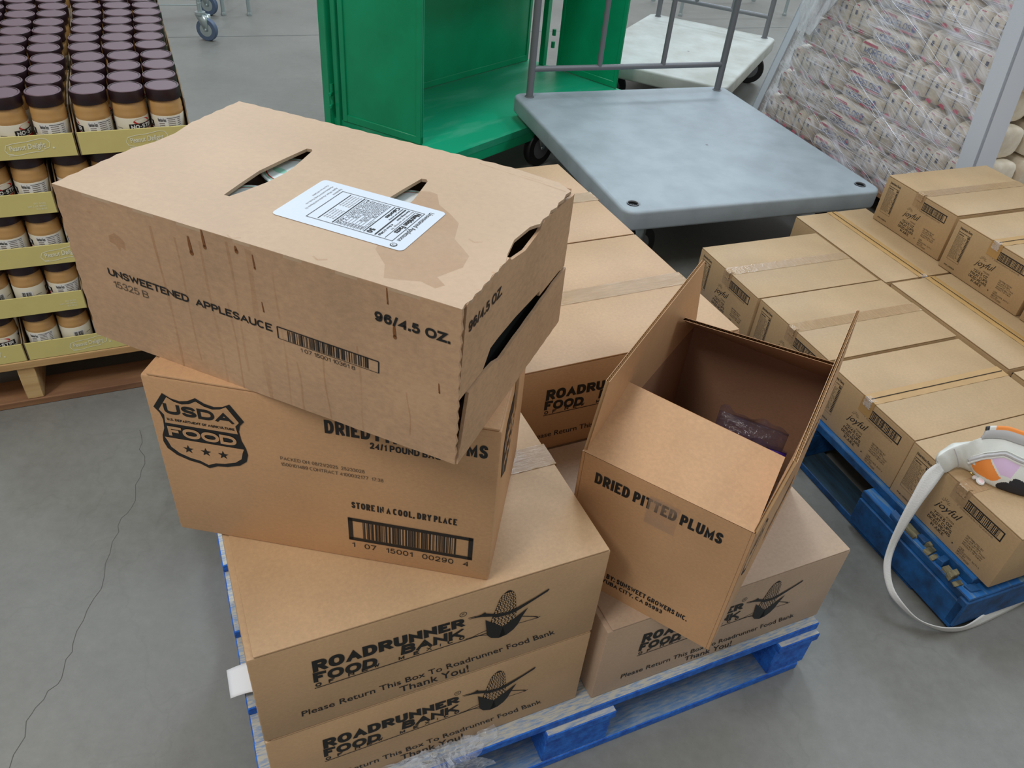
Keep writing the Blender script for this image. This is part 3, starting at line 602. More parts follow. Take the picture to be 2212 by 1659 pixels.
closed_box('cardboard_box', 'lower food bank carton hidden beneath the carton with shiny tape', RDIM, K_C, s0 + Z * ZP, CY, group=RG, tape=False)
closed_box('cardboard_box', 'lower food bank carton hidden beneath the rearmost carton', RDIM, K_C, s0 + gv * (RD + .004) + Z * ZP, CY, group=RG, tape=False)

# ------------------------------------------------------------------ dried plums box with shield
ED = (.4487, .2792, .2834)
def shield(f):
    out = [(.0243, .2557), (.034, .2492), (.045, .2466), (.056, .2492), (.0670, .2560), (.078, .2492), (.090, .2463), (.101, .2488), (.1107, .2546), (.1260, .2292), (.1196, .2215), (.1168, .2110), (.1180, .1960), (.1222, .1830), (.1235, .1718), (.1200, .1590), (.110, .1500), (.092, .1435), (.078, .1415), (.0659, .1354), (.054, .1415), (.040, .1440), (.024, .1505), (.013, .1605), (.0095, .1720), (.0108, .1830), (.0155, .1960), (.0170, .2110), (.0145, .2220), (.0083, .2307)]
    cx, cy = .0667, .200
    tri = lambda P, M, off: [f.poly([(cx, cy), P[i], P[(i + 1) % len(P)]][::1], M, off) for i in range(len(P))]
    tri(list(reversed(out)), INK, .0006)
    inn = [(cx + (x - cx) * .885, cy + (y - cy) * .905) for x, y in out]
    upp = [(x, y) for x, y in inn if y > .206]; low = [(x, y) for x, y in inn if y < .181]
    upp = [(.0192, .2065)] + [(.0212, .2105), (.0185, .2215)][:0] + [p for p in [inn[28], inn[29]] + inn[0:11] if p[1] > .2065] + [(.1150, .2065)]
    f.poly(list(reversed(upp)), f.k, .0009)
    lw = [(.1195, .181)] + [p for p in inn[13:26] if p[1] < .181] + [(.0135, .181)]
    f.poly(list(reversed(lw)), f.k, .0009)
    f.text('USDA', .0222, .2228, .1135, .2400, bold=.05, off=.0012)
    f.text('U.S. DEPARTMENT OF AGRICULTURE', .0230, .2118, .1118, .2158, bold=.03, off=.0012)
    f.text('FOOD', .0205, .1853, .1115, .2015, M=f.k, bold=.05, off=.0012)
    for a in (.0427, .0663, .0898): f.star(a, .1650, .0075, None, .0012)
def plums_print(f, b):
    shield(f)
    f.text('DRIED PITTED PLUMS', .2300, .2335, .4338, .2550, bold=.022)
    f.text('24/1 POUND BAGS', .2866, .2193, .3830, .2297, bold=.02)
    f.text('PACKED ON: 08/21/2025  25233028', .1671, .1738, .2780, .1795, M=INKG)
    f.text('1500101489 CONTRACT 4100032177  17:38', .1669, .1632, .3023, .1690, M=INKG)
    f.text('STORE IN A COOL, DRY PLACE', .2579, .1038, .4005, .1168, bold=.015)
    f.frame(.2513, .0395, .4238, .0848, .0062, wy=.0060); f.bars(.2716, .046, .4030, .079, 3)
    f.text('1  07  15001  00290  4', .2550, .0250, .4190, .0350, bold=.004, space=1.5)
e = closed_box('dried_plums_box', 'taped dried plums carton with shield emblem under the applesauce box', ED, K_E, (-.4524, .7309, ZP + 2 * RH), -.0861, printing=plums_print, drop=.1, shine=((.94, .1, .99, .8),))
b = MB(); f = Face(b, (ED[0], 0, 0), Y, Z); f.k = K_E
f.poly([(.03, .22), (.05, .25), (.09, .252), (.13, .25), (.15, .22), (.145, .17), (.09, .13), (.035, .17)][::-1]); f.text('USDA', .045, .20, .135, .225, M=K_E, bold=.04, off=.001); f.text('FOOD', .05, .165, .13, .185, M=K_E, bold=.04, off=.001)
b.build('side_emblem', e, 0)

# ------------------------------------------------------------------ applesauce box
FL, FD, FH = .5093, .3244, .2049; FT = .004
ap = thing('applesauce_box', 'large water-stained applesauce carton with white label topping the tall stack', 'box', (-.5345, .7972, .8385), -.3392)
rj = random.Random(11)
b = MB()   # front panel
ol = jag((0, 0), (FL, 0), .0003, .03) + jag((FL, 0), (FL, FH), .0011, .008) + jag((FL, FH), (0, FH), .0002, .03) + jag((0, FH), (0, 0), .0016, .013)
panel(b, ol, [], FT, (0, 0, 0), X, Z, K_F)
f = Face(b, (0, 0, 0), X, Z)
f.text('UNSWEETENED  APPLESAUCE', .0517, .1015, .2815, .1120, bold=.022, quad=((.0517, .1035), (.2815, .1010), (.2815, .1112), (.0517, .1135)))
f.text('15325 B', .0553, .0882, .1070, .0975, M=INKG)
f.line([(.2884, .0950), (.2884, .1106), (.4160, .1090), (.4155, .0935)], .0014); f.line([(.2884, .0950), (.4155, .0935)], .0006); f.bars(.3014, .0952, .4039, .1092, 5, 44)
f.text('1 07 15001 10361 8', .3166, .0865, .3862, .0918)
f.text('96/4.5 OZ.', .4130, .1610, .4985, .1728, bold=.03)
for a, z0, z1, w in ((.135, 0, .19, .004), (.165, .02, .185, .003), (.20, .0, .19, .004), (.225, .0, .12, .003), (.262, .0, .198, .0085), (.292, 0, .18, .003), (.31, 0, .07, .003), (.236, .03, .2, .004), (.345, .0, .09, .0025), (.39, .0, .12, .003), (.45, .02, .08, .002)):
    n = 8; P = [(a + .0012 * math.sin(i * .7 + a * 80) + .004 * i / n, z1 + (z0 - z1) * i / n) for i in range(n + 1)]
    f.line(P, [w * (.5 + .5 * abs(math.sin(i + a * 30))) for i in range(n + 1)], DRIP, .0003)
for a, z, l, w in ((.185, .172, .020, .004), (.205, .185, .020, .0035), (.247, .192, .006, .0035), (.268, .178, .016, .002), (.272, .125, .012, .0016), (.4275, .186, .018, .0016), (.435, .148, .016, .0035), (.487, .095, .012, .0016)):
    f.line([(a, z + l), (a + .0005, z + l * .4), (a + .001, z)], [w * .5, w, w * .9], DRIPD, .0005); f.ell(a + .001, z, w * .62, w * .8, DRIPD, .0005, 10)
f.poly([(.068, .160), (.078, .166), (.090, .158), (.089, .147), (.083, .149), (.080, .143), (.075, .150), (.067, .152)][::-1], DRIP, .0005); f.poly([(.040, .183), (.052, .186), (.05, .181)][::-1], DRIP, .0005)
o = b.build('front_panel', ap, 0); o['label'] = 'front panel with drip stains and printing'
b = MB()   # top panel with two slots
def slot(P): return P
s1 = [(.1728, .0765), (.1690, .110), (.1655, .1500), (.1690, .195), (.1735, .2365), (.1795, .2385), (.1835, .234), (.1935, .180), (.1945, .155), (.1920, .127), (.1850, .095), (.1800, .077)]
s2 = [(a + .1655, y_) for a, y_ in s1]
hole = [(FL + .001, .113), (.5045, .1205), (.4985, .153), (.5020, .190), (.5070, .2005), (FL + .001, .203)]
ol = jag((0, 0), (FL, 0), .0002, .03) + jag((FL, 0), (FL, .113), .0016, .010) + hole[1:5] + jag((FL, .203), (FL, FD - .006), .0016, .012) + [(FL - .02, FD - .004)] + jag((FL - .09, FD + .006), (0, FD), .0014, .012) + jag((0, FD), (.001, .215), .0014, .011) + [(.006, .20), (.009, .185), (.008, .15), (.003, .13)] + jag((0, .12), (0, 0), .0014, .011)
panel(b, ol, [s1, s2], FT, (0, 0, FH + .0005), X, Y, K_FT)
f = Face(b, (0, 0, FH + .0005), X, Y)
st = [(.3546, .2053), (.3650, .2100), (.3756, .2081), (.390, .185), (.4124, .1700), (.430, .155), (.442, .120), (.460, .105), (.4716, .0945), (.476, .070), (.4702, .0580), (.462, .040), (.476, .030), (.4700, .0200), (.452, .0245), (.436, .018), (.4175, .0116), (.405, .035), (.3814, .0564), (.372, .085), (.36, .12), (.35, .17)]
f.poly(st, STAIN, .0003)
f.line([(.38, .318), (.43, .310), (.47, .306), (.505, .300)], .0022, DRIP, .0005); f.line([(.44, .314), (.47, .311)], .0014, DRIP, .0007)
for a, y_ in ((.455, .128), (.235, .004), (.335, .012)): f.line([(a, y_), (a + .008, y_ - .004), (a + .016, y_ + .002)], .002, DRIP, .0006)
o = b.build('top_panel', ap, 0); o['label'] = 'top panel with two slots and a wide damp stain'
b = MB()   # nutrition label
lw0, lw1, lv0, lv1 = .2436, .4075, .0662, .1700; rr_ = .006
rc_ = []
for cx_, cy_, a0 in ((lw1 - rr_, lv0 + rr_, -90), (lw1 - rr_, lv1 - rr_, 0), (lw0 + rr_, lv1 - rr_, 90), (lw0 + rr_, lv0 + rr_, 180)):
    rc_ += [(cx_ + rr_ * math.cos(math.radians(a0 + k * 22.5)), cy_ + rr_ * math.sin(math.radians(a0 + k * 22.5))) for k in range(5)]
panel(b, rc_, [], .0003, (0, 0, FH + .0012), X, Y, WHITE)
f = Face(b, (lw0, lv1, FH + .0012), -Y, X)   # reads towards the front edge; up is towards the right
wl, hl = lv1 - lv0, lw1 - lw0
f.text('Unsweetened Applesauce', .010, hl - .0185, .086, hl - .0105, off=.0004); f.ell(.096, hl - .0145, .0040, .0040, INK, .0004); f.ell(.096, hl - .0145, .0030, .0030, WHITE, .0006); f.text('U', .0945, hl - .0163, .0975, hl - .0128, off=.0008)
f.frame(.016, .036, .090, hl - .0195, .0007, off=.0004)
f.text('Nutrition Facts', .020, hl - .0285, .072, hl - .0215, bold=.03, off=.0004)
f.line([(.019, hl - .0300), (.087, hl - .0300)], .0006, off=.0004)
f.text('Servings per package 96', .019, hl - .0350, .068, hl - .0318, M=INKG, off=.0004); f.text('Serving size      4.5oz (128g)', .019, hl - .0400, .086, hl - .0365, bold=.02, off=.0004)
f.rect(.019, hl - .0435, .087, hl - .0418, None, .0004)
f.text('Amount per serving', .019, hl - .0475, .050, hl - .0450, bold=.02, off=.0004)
f.text('Calories', .019, hl - .0540, .047, hl - .0488, bold=.03, off=.0004); f.text('50', .076, hl - .0545, .086, hl - .0475, bold=.03, off=.0004)
f.rect(.019, hl - .0570, .087, hl - .0560, None, .0004)
for i, s in enumerate(('% Daily Value*', 'Total Fat 0g           0%', 'Saturated Fat 0g     0%', 'Cholesterol 0mg    0%', 'Sodium 0mg           0%', 'Total Carbs 13g      5%', 'Dietary Fiber 1g      4%', 'Total Sugars 11g', 'Protein 0g')):
    y_ = hl - .0605 - i * .0040; f.text(s, .020 if i else .060, y_, .086, y_ + .0028, off=.0004); f.line([(.019, y_ - .0007), (.087, y_ - .0007)], .0004, off=.0004)
f.rect(.019, hl - .0965, .087, hl - .0952, None, .0004)
for i in range(4): f.text('Vitamin D 0mcg        Calcium 4mg', .020, hl - .1010 - i * .0037, .080, hl - .0985 - i * .0037, M=INKG, off=.0004)
f.rect(.019, hl - .1150, .087, hl - .1140, None, .0004)
for i, s in enumerate(('Ingredients:', 'Apples, Water, Ascorbic Acid (Vitamin C)')): f.text(s, .012, .030 - i * .006, .030 if i == 0 else .075, .0335 - i * .006, M=INKG, off=.0004)
f.text('Manufactured for Family Foods, Inc.', .012, .018, .066, .0212, M=INKG, off=.0004); f.text('City Arrow, WI 54615', .012, .012, .044, .0150, M=INKG, off=.0004)
b.build('nutrition_label', ap, 0)['label'] = 'white nutrition facts sticker'
b = MB()   # end panel, upper piece with the torn hand hole
ol = [(0, .094), (.078, .0915), (.0795, .112), (.15, .135), (.228, .1005), (.230, .092)] + jag((.30, .092), (FD, .090), .001, .01)
ol = [(0, .090), (.06, .0900), (.078, .1090), (.100, .1100), (.15, .1085), (.2, .1035), (.2290, .1010), (.2290, .0935), (.30, .0925), (FD - .002, .0900)] + jag((FD - .002, .0900), (FD, FH - .012), .001, .012) + jag((FD, FH - .012), (.205, FH), .0008, .012) + [(.200, FH - .010), (.160, FH - .014), (.120, FH - .006)] + jag((.113, FH), (0, FH), .001, .009)
panel(b, ol, [], FT, (FL, .002, 0), Y, Z, K_F)
f = Face(b, (FL, .002, 0), Y, Z); f.text('96/4.5 OZ.', .0155, .1672, .0985, .1800, bold=.022)
o = b.build('end_panel', ap, 0); o['label'] = 'upper end panel with torn hand hole'
b = MB()
ol = jag((0, 0), (FD, 0), .0008, .012) + [(FD, .0), (FD - .002, .088)] + jag((FD - .002, .0885), (.105, .0780), .0008, .02) + [(.105, .0775), (.085, .085)] + jag((.06, .0880), (0, .0875), .0005, .02)
panel(b, ol, [], FT, (FL + .0025, .002, 0), Y, Z, K_F)
o = b.build('end_panel', ap, 0); o['label'] = 'lower end panel below the dark gap'
b = MB(); b.abox(.0, FT, .006, FD - .006, .002, FH - .006, K_F, .001); b.build('end_panel', ap)
b = MB(); b.abox(.001, FL - .004, FD - FT, FD, 0, FH - .004, K_F, .001); b.build('back_panel', ap)
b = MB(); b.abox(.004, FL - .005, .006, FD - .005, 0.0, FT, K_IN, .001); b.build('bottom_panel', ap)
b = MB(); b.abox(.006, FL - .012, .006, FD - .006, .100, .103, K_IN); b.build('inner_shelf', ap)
b = MB(); b.abox(FL - .020, FL - .0175, .05, FD - .03, .05, .125, BLACK); b.build('gap_shade_sheet', ap)['label'] = 'black sheet painting the shade inside the end gap'  # black sheet added behind the slit to paint its dark inside
def cup(loc, tilt, label):
    r = thing('applesauce_cup', label, 'cup', ap.matrix_basis @ V((0, 0, 0)), 0, 'applesauce cups in the carton')
    M_ = Matrix.Translation(V((-.5345, .7972, .8385))) @ Matrix.Rotation(-.3392, 4, 'Z') @ Matrix.Translation(V(loc)) @ Matrix.Rotation(tilt[0], 4, 'X') @ Matrix.Rotation(tilt[1], 4, 'Y')
    r.matrix_world = M_
    b = MB(); b.lathe([(.027, 0), (.034, .055), (.035, .058)], CUPMINT, 28); b.build('cup_body', r)
    b = MB(); b.lathe([(.0375, .0582), (.0385, .0592), (.0375, .0602)], CUPW, 32)
    f = Face(b, (0, 0, .0602), X, Y)
    f.ell(0, 0, .034, .034, CUPMINT, .0003, 28); f.ell(0, 0, .0315, .0315, JRED, .0005, 28); f.ell(0, 0, .030, .030, CUPW, .0007, 28); f.ell(.012, .004, .012, .009, CUPG, .0009, 14); f.ell(-.012, -.008, .010, .006, CUPMINT, .0009, 14)
    b.build('foil_lid', r)
    return r
cup((.172, .196, .130), (0, .10), 'white and green lidded cup at the far end of the left slot')
cup((.176, .108, .128), (.05, .12), 'white and red lidded cup at the near end of the left slot')
cup((.345, .196, .130), (0, .08), 'white lidded cup peeking from the slot beside the nutrition label')

# ------------------------------------------------------------------ open dried plums box
DW, DL, DH = .2792, .4487, .2834; th = .0058; FLP = .139
dp = thing('dried_plums_box', 'open dried plums carton with raised flaps on the pinkish carton', 'box', (.1178, .8944, ZP + RH), -.5066)
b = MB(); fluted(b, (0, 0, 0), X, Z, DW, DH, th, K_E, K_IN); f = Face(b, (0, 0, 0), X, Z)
f.text('DRIED PITTED PLUMS', .0295, .2340, .2395, .2562, bold=.024)
f.text('DIST. BY: SUNSWEET GROWERS INC.', .056, .0380, .2312, .0492, bold=.018); f.text('YUBA CITY, CA 95993', .0780, .0235, .1897, .0335, bold=.018)
f.rect(.120, .205, .170, .262, film('tape_patch', srgb(190, 160, 135), .22, .2, 20), .0009)
o = b.build('front_wall', dp, 0)
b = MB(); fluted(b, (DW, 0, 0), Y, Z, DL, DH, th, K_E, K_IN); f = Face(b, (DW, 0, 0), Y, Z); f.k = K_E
f.line([(.05, .22), (.028, .19), (.035, .16), (.075, .13), (.12, .165), (.125, .20), (.10, .225), (.05, .22)], .006)
f.text('USDA', .045, .19, .11, .205, bold=.04); f.text('DRIED PITTED PLUMS', .20, .215, .40, .235, bold=.02); f.bars(.22, .06, .38, .10, 9, 40)
b.build('right_wall', dp, 0)
b = MB(); fluted(b, (0, DL, 0), -Y, Z, DL, DH, th, K_E, K_IN); b.build('left_wall', dp, 0)
b = MB(); fluted(b, (DW, DL, 0), -X, Z, DW, DH, th, K_E, K_IN); b.build('back_wall', dp, 0)
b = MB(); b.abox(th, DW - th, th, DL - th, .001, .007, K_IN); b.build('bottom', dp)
def flap(hp, along, w, t0, t1, label):
    """flap hinged on hp..hp+along*w whose free corners lie at t0 (start) and t1 (end) from the hinge"""
    b = MB(); hp = V(hp); s = V(along); t0 = V(t0); t1 = V(t1); ta = (t0 + t1) / 2; h = ta.length; t = ta / h
    fluted(b, hp, s, t, w, h, th, K_E, K_E)
    nv = []
    for p in b.v:
        p = V(p); a = (p - hp).dot(s) / w; q = (p - hp).dot(t) / h; nv.append(tuple(p + ((t0 * (1 - a) + t1 * a) - ta) * q))
    b.v = nv; o = b.build('top_flap', dp, 0); o['label'] = label
flap((.001, .0005, DH + .001), X, DW - .004, (.001, .126, .060), (-.009, .133, .040), 'front flap folded in')
flap((0.0, DL - .002, DH), -Y, DL - .006, (-.012, -.007, .139), (.012, .005, .139), 'left flap standing upright')
flap((DW + .001, .002, DH), Y, DL - .006, (.012, .010, .139), (-.008, .011, .139), 'right flap standing upright')
flap((DW - .001, DL, DH), -X, DW - .002, (-.006, -.103, .094), (.010, -.116, .079), 'back flap leaning in')
def pouch(loc, rz, dims, label, M=PURPLE, tilt=(0, 0)):
    r = thing('plum_bag', label, 'bag', (0, 0, 0), 0, 'bags of dried plums in the open carton')
    r.matrix_world = Matrix.Translation(V((.1178, .8944, ZP + RH))) @ Matrix.Rotation(-.5066, 4, 'Z') @ Matrix.Translation(V(loc)) @ Matrix.Rotation(rz, 4, 'Z') @ Matrix.Rotation(tilt[0], 4, 'X')
    w, d, h = dims; r2 = random.Random(hash(label) % 99)
    b = MB()
    def fn(p, q):
        t = 2 * PI * p; e = (1 - abs(2 * q - 1) ** 5) ** .6 if 0 < q < 1 else 0
        k = 1 + .06 * math.sin(7 * t + 9 * q) + .05 * math.sin(13 * q + 3 * t)
        return V((w / 2 * math.copysign(abs(math.cos(t)) ** .6, math.cos(t)), d / 2 * (e + .03) * k * math.copysign(abs(math.sin(t)) ** .7, math.sin(t)), h * q))
    b.grid(fn, 32, 18, M, True); b.build('pouch', r)
    b = MB(); b.grid(lambda p, q: V((-w / 2 + w * p, .006 * math.sin(p * 11 + rz * 5) * q + .004 * math.sin(p * 23) * q, h - .004 + .013 * q + .0012 * math.sin(p * 17))), 26, 6, CLEARB); b.build('sealed_top', r)
    b = MB(); f = Face(b, (-w / 2, -d / 2 - .001, 0), X, Z); f.rect(w * .2, h * .72, w * .7, h * .9, JWHT, .001); f.bars(w * .22, h * .74, w * .68, h * .88, 4, 20, None, .0016); b.build('sticker', r)
for i, (x, y, rz, M, l) in enumerate(((.228, .12, 1.5, PURPLE, 'purple dried plum bag squeezed by the right wall near the front flap'), (.20, .22, .2, PURPLE, 'purple dried plum bag behind the folded front flap'), (.185, .315, .1, CLEARB, 'clear crinkled plum bag in the dark right corner of the carton'), (.10, .25, .0, PURPLE, 'purple plum bag mostly hidden under the front flap'))):
    pouch((x, y, .008), rz, (.125 if i else .15, .06, .245 if i < 2 else .215), l, M, (0, 0))

# ================================================================== FRUIT CUP BOXES
PFL, PDL, PFH = .3045, .445, .1579
def joyful_print(f, b):
    f.frame(.0190, .036, .0650, .1375, .0005)
    f.text('Nutrition Facts', .0195, .1375, .0655, .1440, bold=.02); f.rect(.020, .128, .064, .1295); f.text('Calories', .0205, .120, .042, .125, bold=.02); f.text('50', .055, .1195, .0635, .1265, bold=.03)
    for i in range(16):
        y_ = .1145 - i * .0047; r = random.Random(i); f.text(r.choice(('Total Fat 0g', 'Sodium 5mg', 'Total Carb. 13g', 'Dietary Fiber 1g', 'Includes 6g Added')), .0205, y_, .044 + r.uniform(0, .012), y_ + .0030); f.rect(.057, y_, .0635, y_ + .0026); f.line([(.0195, y_ - .0008), (.0645, y_ - .0008)], .0003)
    f.text('PO# LU009519', .0200, .0135, .0600, .0180, bold=.01)
    f.text('joyful', .1130, .0660, .1800, .0905, shear=.35, bold=-.006, quad=((.1130, .0620), (.1800, .0700), (.1815, .0960), (.1145, .0850)))
    for k in range(7):
        a = math.radians(15 + k * 25); f.line([(.1330 + .005 * math.cos(a), .090 + .005 * math.sin(a)), (.1330 + .013 * math.cos(a), .090 + .013 * math.sin(a))], .0007)
    f.text('FOODS', .1520, .0600, .1740, .0645, space=1.2)
    f.line([(.13, .0570), (.158, .0570)], .0004)
    for s, a0, a1, y_ in (('72/4.5 OZ', .1200, .1740, .0475), ('FRUIT CUPS', .1150, .1785, .0365), ('DICED PEARS', .1130, .1800, .0260), ('IN JUICE', .1280, .1660, .0155)): f.text(s, a0, y_, a1, y_ + .0078, bold=.012)
    f.star(.1920, .0215, .003)
    f.frame(.1475, .1140, .2722, .1405, .0028, wy=.0030); f.bars(.1580, .118, .2620, .1370, 2, 34)
    f.text('1 0600350122505', .1560, .1075, .2560, .1110, M=INKG, space=1.3)
    for i, s in enumerate(('DISTRIBUTED BY', 'MCLANE GLOBAL', 'HOUSTON, TX 77040', 'MCLANEGLOBAL.COM', 'PRODUCT OF CHINA')): f.text(s, .2100, .0640 - i * .0062, .2100 + .0033 * len(s), .0682 - i * .0062)
    for i, s in enumerate(('CODE', 'REQ0/01103  6471 A', 'BEST BY', 'NOV/17/2025')): f.text(s, .2095, .0265 - i * .0062, .2095 + .0033 * len(s), .0307 - i * .0062)
JG = 'fruit cup cartons on the dark blue pallet'
PZ = .1425
# first box built in full, the rest copied
pb = {}
def pear_box(label, loc, rz, tp):
    if tp not in pb:
        sh = {'clear': (), 'shiny': ((.1, .03, .45, .30), (.55, .05, .85, .26), (.2, .45, .4, .55), (.6, .82, .75, .9)), 'brown': ()}[tp]
        pb[tp] = closed_box('fruit_cup_box', label, (PFL, PDL, PFH), K_P, loc, rz, 'box', JG, joyful_print, seam='y', tape_w=.04, shine=sh, tape_mat=TAPEB if tp == 'brown' else TAPE)
        # crumpled tape end over the front edge
        b = MB(); r = random.Random(4)
        def fn(p, q):
            return V((PFL / 2 - .012 + p * .024 + .002 * math.sin(q * 20), .012 - q * .05 if q < .3 else -.0030 - .002 * abs(math.sin(p * 9 + q * 7)), PFH + .0018 + .001 * math.sin(p * 14) if q < .3 else PFH - (q - .3) * .030))
        b.grid(fn, 8, 10, SCRAP if tp == 'brown' else TAPE); b.build('tape_end', pb[tp])
        return pb[tp]
    return dup(pb[tp], loc, rz, label, JG)
def W2(p, z): return V((p[0], p[1], z))
pp = [(.5508, 2.2472), (.6845, 1.9693), (.8102, 1.6803), (.9351, 1.4006)]
pear_box('fruit cup carton with silvery tape glare, farthest of the near row beside the platform truck', W2(pp[0], PZ), P2, 'shiny')
pear_box('fruit cup carton second from the platform truck, half hidden by the open flaps', W2(pp[1], PZ), P2, 'clear')
pear_box('fruit cup carton with brown tape and open seam left of the carton carrying the bag', W2(pp[2], PZ), P2, 'brown')
pear_box('fruit cup carton at the pallet corner with the white bag lying on it', W2(pp[3], PZ), P2, 'clear')
q1 = V((.9155, 2.5424, PZ)); q2 = V((1.116, 2.1423, PZ))
QY = P2 + PI / 2
# turned cartons: their long side follows the row
def turned(label, o, tp): return pear_box(label, o + u2 * PDL, QY, tp)
turned('turned fruit cup carton behind the silvery taped one, long taped seam along the row', q1 - u2 * .004, 'brown')
turned('turned fruit cup carton below the upper layer, second along the row from the truck', q2, 'brown')
turned('turned fruit cup carton at the right edge behind the bag', q2 + u2 * (PDL + .012), 'clear')
sb = q1 + v2 * (PFL + .026)
for i, l in enumerate(('lower fruit cup carton hidden under the upper layer near the truck', 'lower fruit cup carton hidden under the middle of the upper layer', 'lower fruit cup carton hidden under the upper layer at the right', 'lower fruit cup carton hidden at the right end below the upper layer')):
    pear_box(l, sb + u2 * (.02 + i * (PFL + .01)), P2, 'clear')
r1 = V((1.1903, 2.5943, PZ + PFH + .001)); r2 = V((1.3094, 2.2914, PZ + PFH + .001))
pear_box('upper layer fruit cup carton nearest the wrapped sugar pallet', r1, P2, 'clear')
pear_box('upper layer fruit cup carton in the middle, cut by the right picture edge', r2, P2, 'brown')
pear_box('upper layer fruit cup carton barely showing at the right picture edge', r2 + u2 * (PFL + .012), P2, 'clear')

# ------------------------------------------------------------------ sling bag with strap
bag = thing('sling_bag', 'white sling bag with orange, lilac and black patches on a fruit cup carton', 'bag', (0, 0, 0))
ZT = PZ + PFH
BR = [(0.9436,1.2954,0.3180),(0.9683,1.3011,0.3030),(0.9974,1.3157,0.3100),(1.0266,1.3139,0.3030),(1.0440,1.2891,0.3015),(1.0759,1.2683,0.3015),(1.1213,1.2526,0.3015),(1.1959,1.2452,0.3015),(1.2760,1.2676,0.3040),(1.3248,1.2790,0.3180)]
TR = [(0.9360,1.2993,0.3300),(0.9365,1.3035,0.3470),(0.9659,1.3183,0.3620),(0.9932,1.3243,0.3740),(1.0233,1.3321,0.3860),(1.0624,1.3359,0.3920),(1.1079,1.3204,0.3920),(1.1782,1.2981,0.3860),(1.2526,1.2870,0.3660),(1.3197,1.2844,0.3360)]
THK = [.004, .014, .024, .034, .048, .058, .062, .056, .034, .006]
def cat(A, t):
    x = t * (len(A) - 1); i = min(int(x), len(A) - 2); k = x - i; P = [V(A[max(0, min(len(A) - 1, i + j_))]) for j_ in (-1, 0, 1, 2)]
    return .5 * ((2 * P[1]) + (P[2] - P[0]) * k + (2 * P[0] - 5 * P[1] + 4 * P[2] - P[3]) * k * k + (3 * P[1] - P[0] - 3 * P[2] + P[3]) * k ** 3)
def lerp1(A, t):
    x = t * (len(A) - 1); i = min(int(x), len(A) - 2); return A[i] + (A[i + 1] - A[i]) * (x - i)
def bagpt(q, h, side, lift=0):
    """point on the bag: q along it, h from its lower to its upper rim, side -1 towards the viewer, +1 away"""
    B_, T_ = cat(BR, q), cat(TR, q); d = cat(BR, min(1, q + .02)) - cat(BR, max(0, q - .02)); n = V((-d.y, d.x, 0)).normalized()
    b_ = math.sin(PI * min(1, max(0, h))) ** .6; tk = lerp1(THK, q)
    off = -(.30 * tk * b_ + lift) if side < 0 else 1.1 * tk * b_ + lift
    p = B_ + (T_ - B_) * h + n * off + Z * (.004 * math.sin(9 * q * 6.3) * b_ * (1 - q) * (h > .1))
    p.z = max(p.z, ZT + .0012); return p
def bagfn(p, q):
    h = (1 - math.cos(2 * PI * p)) / 2
    return bagpt(q, h, -1 if p < .5 else 1)
def bagmat(p, q):
    if p > .5: return LEATHER
    h = (1 - math.cos(2 * PI * p)) / 2; t = q * 9
    lw_ = .58 * (.35 + (h - .34) * 2.1)
    if .34 < h < .68 and abs(t - 5.25) < lw_: return L_LI
    if .30 < h < .70 and abs(t - 5.25) < lw_ + .10: return LEATHER
    if t > 3.55 and t < 5.1 and ((t - 4.35) / .80) ** 2 + ((h - .42) / .27) ** 2 < 1 and not (t < 3.85 and h > .4): return L_OR
    if ((t - 5.55) / .75) ** 2 + ((h - .07) / .17) ** 2 < 1 or ((t - 5.75) / .36) ** 2 + ((h - .20) / .19) ** 2 < 1: return L_BK
    if ((t - 6.9) / .5) ** 2 + ((h - .45) / .26) ** 2 < 1: return L_OR
    return LEATHER
b = MB(); b.grid(bagfn, 200, 330, bagmat, True); b.build('bag_body', bag, 60)
za = [bagpt((3.42 + i * .20) / 9, .44 + .34 * math.sin(PI * min(1, (i + .2) / 15) * .62) ** .7 - .012 * max(0, i - 9), -1, .0015) for i in range(17)]
b = MB(); b.tube(za, .0046, L_ZIP, 8); b.tube([p + V((-.001, -.003, -.0065)) for p in za], .0028, JWHT, 6); b.tube([p + V((.001, .002, .0068)) for p in za], .0016, LEATHER, 6); b.build('zipper', bag)['label'] = 'grey zipper arching over the colour patches'
b = MB()
def band(p, q):
    t = 4.05 + 3.6 * p; base = bagpt(t / 9, .97, -1); return base + V((.004, .012, .028)) * q + V((0, -.004, 0)) * math.sin(PI * q)
b.grid(band, 40, 8, lambda p, q: L_ZIP if q < .8 else (L_BK if p < .06 else (LEATHER if p < .14 or p > .8 else L_OR)))
o = b.build('top_band', bag, 60); sm = o.modifiers.new('thick', 'SOLIDIFY'); sm.thickness = .006; o['label'] = 'clear grey top band with orange trim'
b = MB(); b.tube([bagpt(2.05 / 9, .03 + .94 * i / 20, -1, .0004) for i in range(21)], .0012, L_ZIP, 5); b.tube([bagpt(.62 / 9, .05 + .9 * i / 12, -1, .0004) for i in range(13)], .0010, L_ZIP, 5); b.build('stitched_seam', bag)
b = MB(); cp_ = bagpt(3.25 / 9, .05, -1, .001); b.tube([cp_, cp_ + V((.002, -.004, -.002)), cp_ + V((.004, -.010, .0005))], .0014, GOLD, 6); b.build('clip', bag)
b = MB(); cc = cp_ + V((.010, -.026, .002)); cc.z = ZT + .0055
for dx, dy, r_ in ((0, 0, .010), (-.009, .010, .005), (-.001, .014, .005), (.008, .011, .005)):
    b.lathe([(0, -.003), (r_ * .8, -.003), (r_, 0), (r_ * .8, .003), (0, .003)], JWHT, 14, cc + V((dx, dy, 0)), axis=(.1, -.3, 1)); b.lathe([(r_ * .55, .0032), (0, .0036)], CHARM, 12, cc + V((dx, dy, 0)), axis=(.1, -.3, 1))
b.build('paw_charm', bag)['label'] = 'white and pink paw charm'
